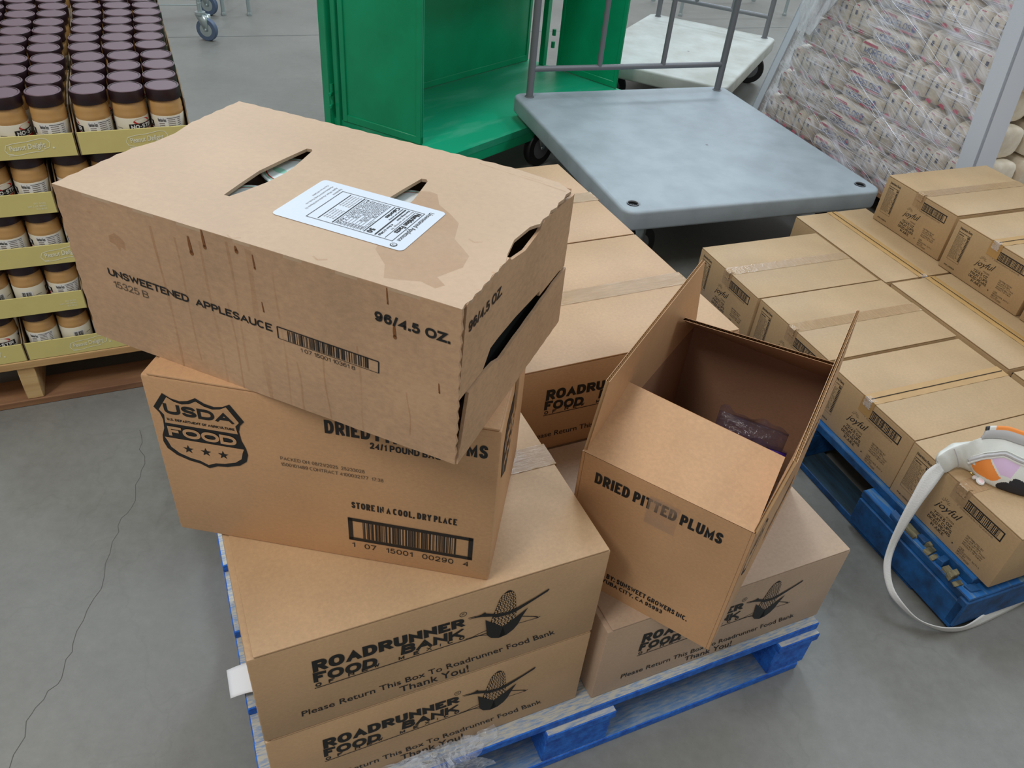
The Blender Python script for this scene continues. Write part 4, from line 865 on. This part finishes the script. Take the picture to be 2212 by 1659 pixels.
O = [(0.940,1.2985,0.3325),(0.915,1.286,0.310),(0.894,1.256,0.260),(0.879,1.231,0.210),(0.868,1.204,0.150),(0.866,1.180,0.110),(0.882,1.153,0.070),(0.908,1.134,0.045),(0.950,1.119,0.020),(0.997,1.108,0.006),(1.036,1.107,0.003),(1.079,1.119,0.003),(1.135,1.146,0.003),(1.248,1.212,0.003),(1.33,1.27,.02),(1.37,1.29,.12),(1.36,1.28,.25),(1.345,1.262,.325)]
I = [(0.9600,1.2930,0.3120),(0.938,1.268,0.290),(0.918,1.249,0.250),(0.903,1.233,0.200),(0.892,1.217,0.150),(0.883,1.187,0.115),(0.892,1.155,0.080),(0.914,1.123,0.060),(0.948,1.103,0.040),(0.988,1.093,0.035),(1.026,1.095,0.035),(1.059,1.106,0.035),(1.119,1.146,0.038),(1.235,1.220,0.038),(1.32,1.285,.05),(1.355,1.305,.13),(1.345,1.295,.25),(1.345,1.285,.325)]
b = MB()
b.grid(lambda p, q: cat(O, q) * (1 - p) + cat(I, q) * p, 4, 90, WEB)
o = b.build('strap', bag); sm = o.modifiers.new('thick', 'SOLIDIFY'); sm.thickness = .0016; sm.offset = 0; o['label'] = 'wide white webbing strap looping to the floor'

# ================================================================== PEANUT BUTTER
JR, JH, JP = .0365, .131, .0772
def cyl_face(mb, r):
    class CF(Face):
        def __init__(s): s.mb = mb
        def P(s, a, b, off): t = a / r - PI / 2; return V(((r + off) * math.cos(t), (r + off) * math.sin(t), b))
        def rect(s, a0, b0, a1, b1, M=None, off=.0006):
            n = max(1, int((a1 - a0) / .006))
            for i in range(n): c0 = a0 + (a1 - a0) * i / n; c1 = a0 + (a1 - a0) * (i + 1) / n; s.poly([(c0, b0), (c1, b0), (c1, b1), (c0, b1)], M, off)
    return CF()
def make_jar():
    r = thing('peanut_butter_jar', 'jar', 'jar', (0, 0, -5), 0, 'peanut butter jars')
    b = MB(); b.lathe([(.030, 0), (.034, .003), (.0355, .010), (.0355, .068), (JR, .074), (JR, .080), (.0358, .082), (.0362, .090), (.0345, .099), (.031, .105)], PB, 28); b.build('jar_body', r)
    b = MB(); b.lathe([(.0362, .012), (.0366, .013), (.0366, .070), (.0362, .071)], JLAB, 36)
    f = cyl_face(b, .0366)
    f.rect(-.030, .044, .030, .058, INK, .0004); f.text('NO-STIR', -.026, .0465, .026, .0560, M=JWHT, bold=.03, off=.0008)
    f.ell(0, .0625, .020, .0065, JRED, .0005); f.text('Peanut Delight', -.014, .0605, .014, .0645, M=JWHT, off=.0009)
    f.rect(-.019, .035, .019, .043, JRED, .0004); f.text('CREAMY', -.014, .0365, .014, .0418, M=JORG, bold=.03, off=.0007); f.ell(-.028, .030, .008, .008, mat('nut', srgb(120, 80, 48)), .0005); f.ell(.026, .030, .007, .006, mat('nut2', srgb(60, 44, 36)), .0005)
    f.rect(.042, .016, .098, .069, JWHT, .0004); f.text('Nutrition Facts', .044, .058, .062, .066, bold=.02, off=.0007); f.rect(.064, .0655, .096, .0666, None, .0007)
    for i in range(9): f.rect(.046, .053 - i * .0042, .058, .0545 - i * .0042, INKG, .0007); f.rect(.066, .0615 - i * .0045, .082, .0628 - i * .0045, INKG, .0007); f.rect(.088, .0615 - i * .0045, .095, .0628 - i * .0045, INKG, .0007)
    f.rect(-.092, .036, -.066, .060, JWHT, .0004); f.bars(-.090, .038, -.068, .058, 6, 16, None, .0007)
    f.line([(-.060, .048), (-.046, .048)], .0012, INKG, .0007); f.text('RECYCLE', -.060, .03, -.044, .034, M=INKG, off=.0007)
    b.build('label', r, 30)
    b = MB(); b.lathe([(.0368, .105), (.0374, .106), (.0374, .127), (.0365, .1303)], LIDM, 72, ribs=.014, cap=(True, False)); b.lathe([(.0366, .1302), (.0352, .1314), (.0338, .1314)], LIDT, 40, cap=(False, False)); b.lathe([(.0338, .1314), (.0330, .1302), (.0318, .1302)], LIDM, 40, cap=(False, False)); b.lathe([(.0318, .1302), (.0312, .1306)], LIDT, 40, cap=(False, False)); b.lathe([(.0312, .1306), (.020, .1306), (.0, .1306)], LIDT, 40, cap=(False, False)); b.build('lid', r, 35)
    return r
jar = make_jar(); jar_tree = kids(jar); first_jar = [True]
def jar_at(s, d, z, rot, label):
    loc = J0 + ju * s + jv * d + Z * z
    if first_jar[0]: first_jar[0] = False; jar.location = loc; jar.rotation_euler = (0, 0, rot); jar['label'] = label; return
    dup(jar, loc, rot, label, None, jar_tree)
TL = 'cardboard trays of jars'
def tray_mesh(w, d, kind):
    """open tray: floor, low front and back, side walls rising behind the corner"""
    root = thing('display_tray', 'tray', 'tray', (0, 0, 0), JY, TL); t = .0025; h = .052
    b = MB(); b.abox(.002, w - .002, .002, d - .002, 0.0005, .0025, TRAYIN); b.build('tray_floor', root)
    for nm, y in (('front_panel', 0), ('back_panel', d - t)):
        b = MB(); b.abox(0, w, y, y + t, 0, h, TRAY, .0006)
        if y == 0:
            f = Face(b, (0, 0, 0), X, Z)
            if kind == 'logo':
                cx = w * .60; f.text('Peanut Delight', cx - .036, .018, cx + .036, .036, M=TRAYLOGO, bold=.02, quad=((cx - .036, .016), (cx + .034, .020), (cx + .036, .037), (cx - .036, .031)))
                f.line([(cx - .030, .012), (cx - .041, .014), (cx - .045, .022), (cx - .041, .033), (cx - .025, .037), (cx, .039), (cx + .028, .0445), (cx + .04, .042), (cx + .045, .034), (cx + .042, .024), (cx + .030, .020)], .0014, TRAYLOGO); f.line([(cx - .040, .010), (cx - .02, .010), (cx, .014), (cx + .028, .0165)], .0014, TRAYLOGO); f.ell(cx + .050, .022, .0022, .0022, TRAYLOGO)
            else:
                for i, s in enumerate(('SKU: 241382', 'UNIT CASE: 988382', '12 X 18 OZ')): f.text(s, w - .020 - .0022 * len(s), .025 - i * .007, w - .020, .029 - i * .007, M=TRAYLOGO)
        b.build(nm, root, 0)
    for x in (0, w - t):
        b = MB(); pr = [(0, 0), (d, 0), (d, h), (d - .03, .10), (d / 2, .108), (.05, .098), (.012, h), (0, h)]
        panel(b, pr, [], t, (x + t, 0, 0), Y, Z, TRAYIN); b.build('side_wall', root, 0)
    return root
protos = {}
def tray_at(s, d, z, w, dd, kind, label):
    k = (w, dd, kind); loc = J0 + ju * s + jv * d + Z * z
    if k not in protos: protos[k] = tray_mesh(w, dd, kind); o = protos[k]; o.location = loc; o['label'] = label; return
    dup(protos[k], loc, JY, label, TL)
LAY = [.1437 + .1325 * i for i in range(5)]
ORD = ['front', 'second', 'third', 'fourth', 'fifth', 'sixth', 'seventh', 'eighth', 'ninth', 'tenth', 'eleventh', 'twelfth', 'thirteenth', 'fourteenth', 'fifteenth', 'rearmost']
LN = ['bottom layer', 'fourth layer down', 'middle layer', 'second layer down', 'top layer']
rr = random.Random(21)
CHO = [-1.9, -1.7, 2.2, -2.0, .8, 0.0, -1.8, 2.3, .7]
topg = 0
for li, z in enumerate(LAY):
    if li % 2 == 0:   # three-wide trays, fronts with the logo
        depths = (0, .314, .628, .942) if li == 4 else (0,)
        for ti, s in enumerate((.106, .349)):
            for di, d in enumerate(depths):
                tray_at(s + .001 + rr.uniform(-.001, .001), d + .002, z, .2405, .315, 'logo', 'olive logo tray, %s, %s %s' % (LN[li], ('front', 'second', 'third', 'rear')[di], ('left of the corner tray' if ti == 0 else 'right corner')))
                for r_ in range(4 if li == 4 else 2):
                    for c in range(3):
                        row = di * 4 + r_
                        js = s + .044 + c * JP + rr.uniform(-.0012, .0012); jd = d + .044 + r_ * JP + rr.uniform(-.0015, .0015)
                        if li == 4: js += (0, .004, -.005)[(row // 2) % 3 % 3]
                        lab = 'peanut butter jar, %s, %s row, %s %s' % (LN[li], ORD[row], ('leftmost', 'middle', 'rightmost')[c], ('in left tray', 'in right tray')[ti])
                        jar_at(js, jd, z + .003, JY + CHO[(li * 5 + ti * 4 + c * 2 + r_ * 7 + di) % 9] + rr.uniform(-.3, .3), lab)
        if li == 0:
            tray_at(-.137, .002, z, .2405, .315, 'logo', 'olive logo tray at the bottom layer cut by the left picture edge')
            for c in (1, 2): jar_at(-.137 + .044 + c * JP, .044, z + .003, JY + CHO[c + 3], 'peanut butter jar, bottom layer, %s at left picture edge' % ('outer one', 'inner one')[c - 1])
    else:             # trays turned sideways, small print on the end
        for ti, s in enumerate((-.040, .280)):
            tray_at(s, .002, z, .3120, .24, 'sku', 'olive small-print tray, %s, %s' % (LN[li], ('left' if ti == 0 else 'behind applesauce carton')))
            for r_ in range(2):
                for c in range(4):
                    if ti == 0 and c == 0: continue
                    lab = 'peanut butter jar, %s, %s row, %s in %s tray' % (LN[li], ORD[r_], ('leftmost', 'second', 'third', 'rightmost')[c], ('left', 'right')[ti])
                    jar_at(s + .041 + c * JP, .044 + r_ * JP, z + .003, JY + CHO[(li * 3 + ti + c * 4 + r_) % 9] + rr.uniform(-.3, .3), lab)

b = MB()
for li in range(4):
    for r_ in range(4, 15):
        for c in range(6):
            o_ = J0 + ju * (.135 + c * JP) + jv * (.046 + r_ * JP + .008) + Z * (LAY[li] + .003)
            b.lathe([(.034, 0), (.0355, .01), (.0355, .08), (.033, .1)], PB, 10, o_); b.lathe([(.037, .1), (.037, .131)], LIDM, 10, o_)
tag(b.build('jar_pack'), 'remaining peanut butter jars packed behind the front rows of the lower layers', 'jars', None, 'stuff')

# ================================================================== GREEN CART
cart = thing('steel_cart', 'tall green steel cart with solid sides, open towards the platform truck', 'cart', (-.329, 3.014, 0), math.atan2(.8, .6))
Q = [V((0, 0, 0)), V((1.25, 0, 0)), V((1.25, .63, 0)), V((-.12, .63, 0))]; zf = .2; HT = 1.55
b = MB()
b.add([q + Z * (zf - .03) for q in Q] + [q + Z * zf for q in Q], [(3, 2, 1, 0), (4, 5, 6, 7), (0, 1, 5, 4), (1, 2, 6, 5), (2, 3, 7, 6), (3, 0, 4, 7)], GREENF); b.build('floor_plate', cart)['label'] = 'scuffed green floor plate'
b = MB(); d = (Q[3] - Q[0]).normalized(); nrm = V((-d.y, d.x, 0)); ln = (Q[3] - Q[0]).length
b.box(Q[0] + nrm * .0 + Z * (zf - .085), d * ln, -nrm * -.035 if False else V((-.035, -.006, 0)), Z * .06, GREEN, .004)
b.box(Q[0] + V((.0, .0, zf - .07)), V((1.25, 0, 0)), V((0, .035, 0)), Z * .045, GREEN, .003)
b.box(Q[3] + V((0, -.035, zf - .07)), V((1.37, 0, 0)), V((0, .035, 0)), Z * .045, GREEN, .003); b.build('base_rail', cart)
def sheet(name, p, q, z0, z1, t=.012, flange=.02, M=GREEN):
    b = MB(); d = (q - p).normalized(); L = (q - p).length; n = V((-d.y, d.x, 0))
    b.box(p + Z * z0, d * L, n * t * .3, Z * (z1 - z0), M)
    for a in (0, L - flange): b.box(p + d * a - n * t * .35 + Z * z0, d * flange, n * t, Z * (z1 - z0), M, .002)
    for a in (z0, z1 - .03): b.box(p - n * t * .3 + Z * a, d * L, n * t * .9, Z * .03, M, .002)
    return b.build(name, cart)
P0 = Q[0] + d * .148; P1 = Q[0] + d * .545
o = sheet('side_panel', P1, P0, zf + .002, HT, .02, .025); o['label'] = 'near end panel'
sheet('back_panel', Q[3] + V((.09, -.01, 0)), Q[2] + V((-.03, -.01, 0)), zf + .002, HT, .014)
sheet('side_panel', Q[2] + V((-.01, -.19, 0)), Q[1] + V((-.01, .06, 0)), zf + .002, HT, .014)
for k, (p, w) in enumerate(((Q[3] + V((.0, -.045, 0)), .045), (Q[0] + d * .555, .028))):
    b = MB(); b.abox(p.x - .01, p.x + .025, p.y, p.y + w, zf - .05, HT, GREEN, .003); b.build('corner_post', cart)
b = MB(); b.abox(Q[2].x - .03, Q[2].x, Q[2].y - .115, Q[2].y - .085, zf, HT, GREEN, .002); b.build('corner_post', cart)
for z in (.26, .31, .9, 1.3):
    b = MB(); p = Q[0] + d * .60; b.tube([p + V((-.005, 0, z)), p + V((-.005, 0, z + .035))], .011, GREEN, 10); b.tube([p + V((-.005, 0, z - .004)), p + V((-.03, -.02, z - .004))], .006, GREEN, 8); b.build('hinge', cart)
for z in (.3, .36): 
    b = MB(); p = Q[2] + V((-.02, -.16, z)); b.tube([p, p + Z * .03], .010, GREEN, 10); b.build('hinge', cart)
def caster(root, x, y, top, r=.062, w=.032, M_t=RUBBER, M_h=TUBE, rot=.5, red=None, name='caster'):
    c, s = math.cos(rot), math.sin(rot); ax = V((-s, c, 0)); ctr = V((x + .03 * c, y + .03 * s, r))
    b = MB(); n = 24
    b.lathe([(r * .55, -w / 2), (r * .96, -w / 2), (r, -w * .3), (r, w * .3), (r * .96, w / 2), (r * .55, w / 2)], M_t, 28, ctr, ax); wh = b
    h = MB(); h.lathe([(r * .12, -w * .55), (r * .6, -w * .5), (r * .62, w * .5), (r * .12, w * .55)], M_h, 20, ctr, ax)
    fk = MB()
    for sg in (-1, 1):
        o_ = ctr + ax * sg * (w * .62); fk.add([o_ + V((-c, -s, 0)) * .006 + Z * -.01, o_ + V((c, s, 0)) * .016 + Z * -.006, o_ + V((c, s, 0)) * .02 + Z * (top - r - .012), o_ - V((c, s, 0)) * .055 + Z * (top - r - .012)], [(0, 1, 2, 3)], STEEL)
        fk.lathe([(.008, 0), (.006, .004)], STEEL, 10, o_, ax * sg)
    fk.lathe([(.03, top - .014), (.03, top)], STEEL, 18, (x, y, 0))
    o = fk.build(name, root)
    sol = o.modifiers.new('thick', 'SOLIDIFY'); sol.thickness = .003
    wh.build('wheel', o); h.build('hub', o)
    if red: b = MB(); b.abox(x - .035, x + .045, y - .03, y + .03, top - .055, top - .02, REDP, .006); b.build('brake_pedal', o)['label'] = 'red brake pedal'
    return o
b = MB(); b.abox(.0, 1.24, .22, .62, .86, .88, GREEN, .002); b.build('shelf', cart)  # unseen shelf, added to shade the back panel
for x, y in ((.10, .09), (1.15, .09), (1.15, .54), (.06, .54)): caster(cart, x, y, zf - .03, .06, .03, RUBBER, TUBE, .9)

# ================================================================== PLATFORM TRUCKS
def truck(label, o, yaw, Wd, Dp, M, z=.3, posts=2, hole=True, red=False, hh=.95):
    r = thing('platform_truck', label, 'cart', (o[0], o[1], 0), yaw)
    cr0 = .045; out = []
    for cx, cy, a0 in ((Wd - cr0, cr0, -90), (Wd - cr0, Dp - cr0, 0), (cr0, Dp - cr0, 90), (cr0, cr0, 180)):
        out += [(cx + cr0 * math.cos(math.radians(a0 + k * 15)), cy + cr0 * math.sin(math.radians(a0 + k * 15))) for k in range(7)]
    hl = []
    if hole:
        for cx, cy in ((.058, .066), (Wd - .058, .066)): hl.append([(cx + .017 * math.cos(-2 * PI * k / 18), cy + .017 * math.sin(-2 * PI * k / 18)) for k in range(18)])
    b = MB(); panel(b, out, hl, .072, (0, 0, z), X, Y, M, .011, 3)
    dk = b.build('deck', r, 35)
    for cx, cy in ((.058, .066), (Wd - .058, .066)) if hole else ():
        b = MB(); b.lathe([(.0172, -.003), (.0165, -.060), (0, -.060)], RUBBER, 20, (cx, cy, z), cap=(False, False)); b.build('socket', dk)
        b = MB(); b.lathe([(.0205, .0), (.0200, .0012), (.0178, .0012), (.0172, -.003)], TUBE, 22, (cx, cy, z), cap=(False, False)); b.build('socket_rim', dk)
    for k in range(1):
        b = MB(); f = Face(b, (0, 0, z), X, Y); f.ell(Wd * .56, Dp * .43, .006, .005, TUBE, .0006); f.ell(Wd * .56, Dp * .43, .012, .010, M, .0004); b.build('deck_plug', dk, 0)
    xa, xb, yb = .062, Wd - .062, Dp - .055
    for x in (xa, xb):
        b = MB(); b.tube([(x, yb, z - .03), (x, yb, z + hh - .08), (x + (.03 if x == xa else -.03), yb, z + hh)], .0155, TUBE, 14); b.build('handle_post', r)
        b = MB(); b.lathe([(.021, 0), (.0205, .003), (.016, .004)], TUBE, 18, (x, yb, z)); b.build('collar', r)
    for zz in (z + .118, z + hh):
        b = MB(); b.tube([(xa, yb, zz), (xb, yb, zz)], .0120, TUBE, 12); b.build('handle_rail', r)
    for k in range(posts):
        x = xa + (xb - xa) * (k + 1) / (posts + 1); b = MB(); b.tube([(x, yb, z + .118), (x, yb, z + hh)], .0115, TUBE, 12); b.build('handle_rod', r)
    for i, (x, y) in enumerate(((.12, .14), (Wd - .12, .14), (.09, Dp - .10), (Wd - .12, Dp - .14))):
        caster(r, x, y, z - .072, .085 if i != 2 else .085, .036, RUBBER, TUBE, (.3, .5, .478, .2)[i], red and i < 2)
    return r
truck('pale grey plastic platform truck in the centre with rods in its handle', (.3203, 2.4352), .3945, 1.0735, 1.1716, GREYPL, red=True)
truck('cream plastic platform truck standing farther back behind the green cart', (.177, 4.373), -.4044, .803, 1.19, CREAMPL, z=.25, hole=False)
b = MB()

# ================================================================== WRAPPED SUGAR PALLET
wd = V((math.cos(math.radians(-65)), math.sin(math.radians(-65)), 0)); wn = V((-wd.y, wd.x, 0))  # wn points away from the viewer
WY = math.radians(-65)
WA = V((1.4555, 3.2241, 0)); WL = WA - wd * .93; WW = 1.33
pal4 = thing('pallet', 'brown wooden pallet beneath the film-wrapped sugar bags', 'pallet', WL, WY)
for y in (0, .2, .4, .6, .8, 1.0): board('deck_board', pal4, 0, WW, y, y + .12, .12, .14, WOODD)
for x in (0, WW / 2 - .02, WW - .04): board('stringer', pal4, x, x + .04, .01, 1.1, .0, .12, WOODD)
def bag_mesh(kind):
    root = thing('sugar_bag', 'bag', 'bag', (0, 0, -6), WY, 'sugar bags in the wrapped load')
    w, dd, h = {'long': (.262, .16, .066), 'end': (.066, .26, .125)}[kind]
    b = MB()
    def sg(x, p): return math.copysign(abs(x) ** p, x)
    nu, nv = 20, 10
    def fn(p, q):
        t = 2 * PI * p; ph = PI * (q - .5)
        c = sg(math.cos(ph), .45)
        return V((w / 2 + w / 2 * c * sg(math.cos(t), .38), dd / 2 + dd / 2 * c * sg(math.sin(t), .42), h / 2 + h / 2 * sg(math.sin(ph), .55)))
    b.grid(fn, nu, nv, BAGW, True); f = Face(b, (0, -.0012, 0), X, Z)
    if kind == 'long':
        f.text('MORELOS', .05, .018, .205, .044, M=BAGBLUE, bold=.006); f.poly([(.03, .05), (.12, .047), (.12, .057), (.04, .059)][::1], BAGRED); f.poly([(.15, .008), (.23, .010), (.22, .017), (.15, .016)], BAGRED); f.ell(.222, .034, .012, .016, BAGBLUE, .0009); f.ell(.222, .036, .006, .008, BAGRED, .0012)
    else:
        f.rect(.0145, .03, .0185, .10, BAGNAVY); f.poly([(.022, .018), (.054, .012), (.05, .026), (.03, .028)], BAGRED); f.rect(.038, .075, .050, .092, BAGNAVY); f.rect(.030, .108, .05, .113, BAGRED)
    bo = b.build('paper_sack', root, 0)
    for pl in bo.data.polygons[:nu * nv]: pl.use_smooth = True
    return root
proto = {k: bag_mesh(k) for k in ('long', 'end')}; ptree = {k: kids(proto[k]) for k in proto}; seen = set()
def put_bag(kind, s, z, dy, lean, label):
    loc = WL + wd * s + wn * (.03 + dy) + Z * z
    if kind in seen: o = dup(proto[kind], loc, WY, label, None, ptree[kind])
    else: seen.add(kind); o = proto[kind]; o.location = loc; o['label'] = label
    o.rotation_euler = (0, lean, WY); return o
rb = random.Random(31)
NT = 8
def left_edge(z): return .04 + (z - .14) * .27
def right_edge(z): return WW - .03 - (z - .14) * .10
for row in range(NT):
    z = .142 + row * .127; a = left_edge(z) + .02; e_ = right_edge(z)
    m0 = a + .36; m1 = m0 + .27
    n = int((m0 - a) / .069)
    rown = ORD[row].replace('front', 'first')
    for k in range(n): put_bag('end', a + k * .069, z, rb.uniform(0, .015), rb.uniform(-.05, .12), 'white sugar bag left of lettered column, %s row up, %s from left board' % (rown, ORD[k].replace('front', 'first')))
    for k in range(2): put_bag('long', m0 + rb.uniform(-.006, .006), z + k * .0635, rb.uniform(0, .015), 0, 'long sugar bag with blue lettering, %s from the floor in the lettered column' % ORD[min(11, row * 2 + k)].replace('front', 'first') if row < 6 else 'long sugar bag with blue lettering near the top of the lettered column, %s' % ('below', 'above', 'upper', 'topmost')[(row - 6) * 2 + k])
    n = int((e_ - m1) / .069)
    for k in range(n): put_bag('end', m1 + .003 + k * .069, z, rb.uniform(0, .015), rb.uniform(-.02, .14), 'white sugar bag right of lettered column, %s row up, %s from it' % (rown, ORD[k].replace('front', 'first')))
ZT4 = .142 + NT * .127
b = MB(); rq = random.Random(4)
for row in range(NT):
    z = .142 + row * .127; a = left_edge(z) + .02; e_ = right_edge(z); n = 6; w_ = (e_ - a) / n
    for d_ in range(3):
        for k in range(n):
            b.box(WL + wd * (a + k * w_ + .003) + wn * (.315 + d_ * .27 + rq.uniform(0, .008)) + Z * (z + .001), wd * (w_ - .006), wn * .255, Z * .123, BAGW, .030, 2)
tag(b.build('sugar_bag_pack'), 'remaining sugar bags stacked behind the wrapped front of the load', 'bags', None, 'stuff')
b = MB()   # stretch film
def wfn(p, q):
    z = .146 + q * (ZT4 - .10); a = left_edge(z) + .012; e_ = right_edge(z) - .034
    s = a + (e_ - a) * p
    return WL + wd * s + wn * (-.004 - .008 * math.sin(PI * p) + .004 * math.sin(40 * q + 22 * p) + .003 * math.sin(90 * q - 30 * p)) + Z * z
b.grid(wfn, 70, 60, WRAP)
fo = b.build('stretch_wrap', None, 180); tag(fo, 'clear stretch film pulled tight around the sugar bags', 'plastic film')
# taut folds of film as raised strands
strands = MB(); rs = random.Random(17)
for i in range(130):
    p0_ = rs.uniform(.0, .8); q0_ = rs.uniform(.05, .8); dl = rs.uniform(.1, .45); sl = rs.uniform(-.5, -.25) if rs.random() < .65 else rs.uniform(-.06, .04)
    P = []
    for k in range(7):
        p = min(1, p0_ + dl * k / 6); q = max(.01, min(.99, q0_ + sl * dl * k / 6)); P.append(wfn(p, q) - wn * .003)
    strands.tube(P, [.0003] + [.0009 * rs.uniform(.5, 1.4) for _ in range(5)] + [.0003], STRAND, 5)
so = strands.build('film_fold', fo); so['label'] = 'bright taut folds of the film'
b = MB(); rw_ = random.Random(2)
def bun(p, q):
    t = 2 * PI * p; z = .60 + .50 * q; rr0 = (.035 + .13 * q) * (1 + .25 * math.sin(5 * t + 6 * q) + .12 * math.sin(11 * t - 9 * q))
    c = WL + wd * (left_edge(z) + .10) + wn * -.035 + Z * z
    return c + wd * rr0 * 1.1 * math.cos(t) - wn * abs(rr0 * .45) * (1 + math.sin(t)) * .5
b.grid(bun, 40, 24, BUNCH, True); o = b.build('bunched_film', fo, 180); o['label'] = 'bunched loose film by the left corner board'
def post(name, label, A, B, w1, w2, flip):
    b = MB(); A = V(A); B = V(B); up_ = (B - A).normalized(); t = .007
    b.box(A, wd * w1 * flip if flip > 0 else wd * -w1, wn * t, B - A, POST) if flip > 0 else b.box(A + wd * -w1, wd * w1, wn * t, B - A, POST)
    b.box(A + (wd * 0 if flip < 0 else wd * 0) - wd * (t if flip < 0 else 0), wd * t, wn * w2, B - A, POST)
    return tag(b.build(name), label, 'corner board')
zb, zt = .01, ZT4 + .1
post('corner_board', 'white corner board leaning on the left of the wrapped sugar load', WL + wd * (left_edge(zb) - .035) + wn * -.012 + Z * zb, WL + wd * (left_edge(zt) - .035) + wn * -.012 + Z * zt, .045, .07, 1)
post('corner_board', 'white corner board upright at the right of the wrapped sugar load', WL + wd * (right_edge(zb) + .045) + wn * -.016 + Z * zb, WL + wd * (right_edge(zt) + .045) + wn * -.016 + Z * zt, .075, .10, -1)

# ================================================================== WIRE RACKS (far)
def wire_rack(label, o, yaw, L, D, casters, H=1.3):
    r = thing('wire_rack', label, 'shelf', (o[0], o[1], 0), yaw); z0 = .19 if casters else .16
    for x in (0, L):
        for y in (0, D):
            b = MB(); b.tube([(x, y, .155 if casters else .0), (x, y, H)], .0125, STEEL, 10)
            for k in range(20): b.lathe([(.0125, 0), (.0138, .003), (.0125, .006)], STEEL, 10, (x, y, .2 + k * .05))
            b.build('post', r)
            if casters: caster(r, x, y, .155, .0625, .032, RUBBERB, STEEL, -.5)
            else: b = MB(); b.lathe([(.016, 0), (.018, .006), (.013, .02)], STEEL, 12, (x, y, 0)); b.build('foot', r)
    for zz in (z0, z0 + .5, z0 + 1.0):
        b = MB()
        for y in (0, D): b.tube([(0, y, zz), (L, y, zz)], .004, STEEL, 6); b.tube([(0, y, zz + .03), (L, y, zz + .03)], .004, STEEL, 6)
        for x in (0, L): b.tube([(x, 0, zz), (x, D, zz)], .004, STEEL, 6)
        n = int(L / .04)
        for k in range(1, n): b.tube([(L * k / n, 0, zz + .034), (L * k / n, D, zz + .034)], .002, STEEL, 4)
        b.build('wire_shelf', r)
    return r
wire_rack('chrome wire rack on blue-grey casters at the top left', (-3.05, 4.45), math.atan2(.118, .33), 1.09, .56, True)
wire_rack('chrome wire rack on plain feet with one post beside the rolling rack', (-1.95, 5.42), 1.9, .6, .16, False)
wire_rack('distant chrome wire rack seen behind the cream platform truck', (1.0007, 6.60), .4, .06 + .9, .45, False)

# ================================================================== SMALL SCRAPS
b = MB()
def tg(p, q): return V((-.452, .752, .152)) * (1 - p) * (1 - q) + V((-.39, .775, .160)) * p * (1 - q) + V((-.4275, .7015, .147)) * (1 - p) * q + V((-.37, .72, .152)) * p * q + Z * (.006 * math.sin(p * 3) + .004 * q)
b.grid(tg, 8, 8, PAPER); o = b.build('paper_tag'); s = o.modifiers.new('thick', 'SOLIDIFY'); s.thickness = .0005
tag(o, 'white paper tag poking out at the left of the bottom food bank carton', 'paper')
b = MB(); rc = random.Random(9); hv = {}
def scr(p, q):
    k = (round(p * 44) % 44, round(q * 14))
    if k not in hv: hv[k] = rc.uniform(0, 1)
    t = 2 * PI * p; rr0 = q * (.72 + .2 * math.sin(3 * t + 1) + .12 * math.sin(7 * t) + .10 * hv[(k[0], 0)] if (k[0], 0) in hv else q * .8)
    au = .80 + .125 * rr0 * math.cos(t) + .006 * (hv[k] - .5); av = .004 + .060 * rr0 * math.sin(t) + .006 * (hv[k] - .5)
    z = ZP + .002 + (.016 * hv[k] * (1 - .6 * q) + .010 * math.sin(5 * t + 4 * q) ** 2 * q)
    if av < 0: z += av * 1.1 - .004; av = av * .35 - .006
    return V((.6672, .99, 0)) - pu * au + pv * av + Z * z
b.grid(scr, 44, 14, SCRAP, True); o = b.build('film_scrap', None, 20); tag(o, 'crumpled clear film draped over the front edge of the blue pallet', 'plastic film')
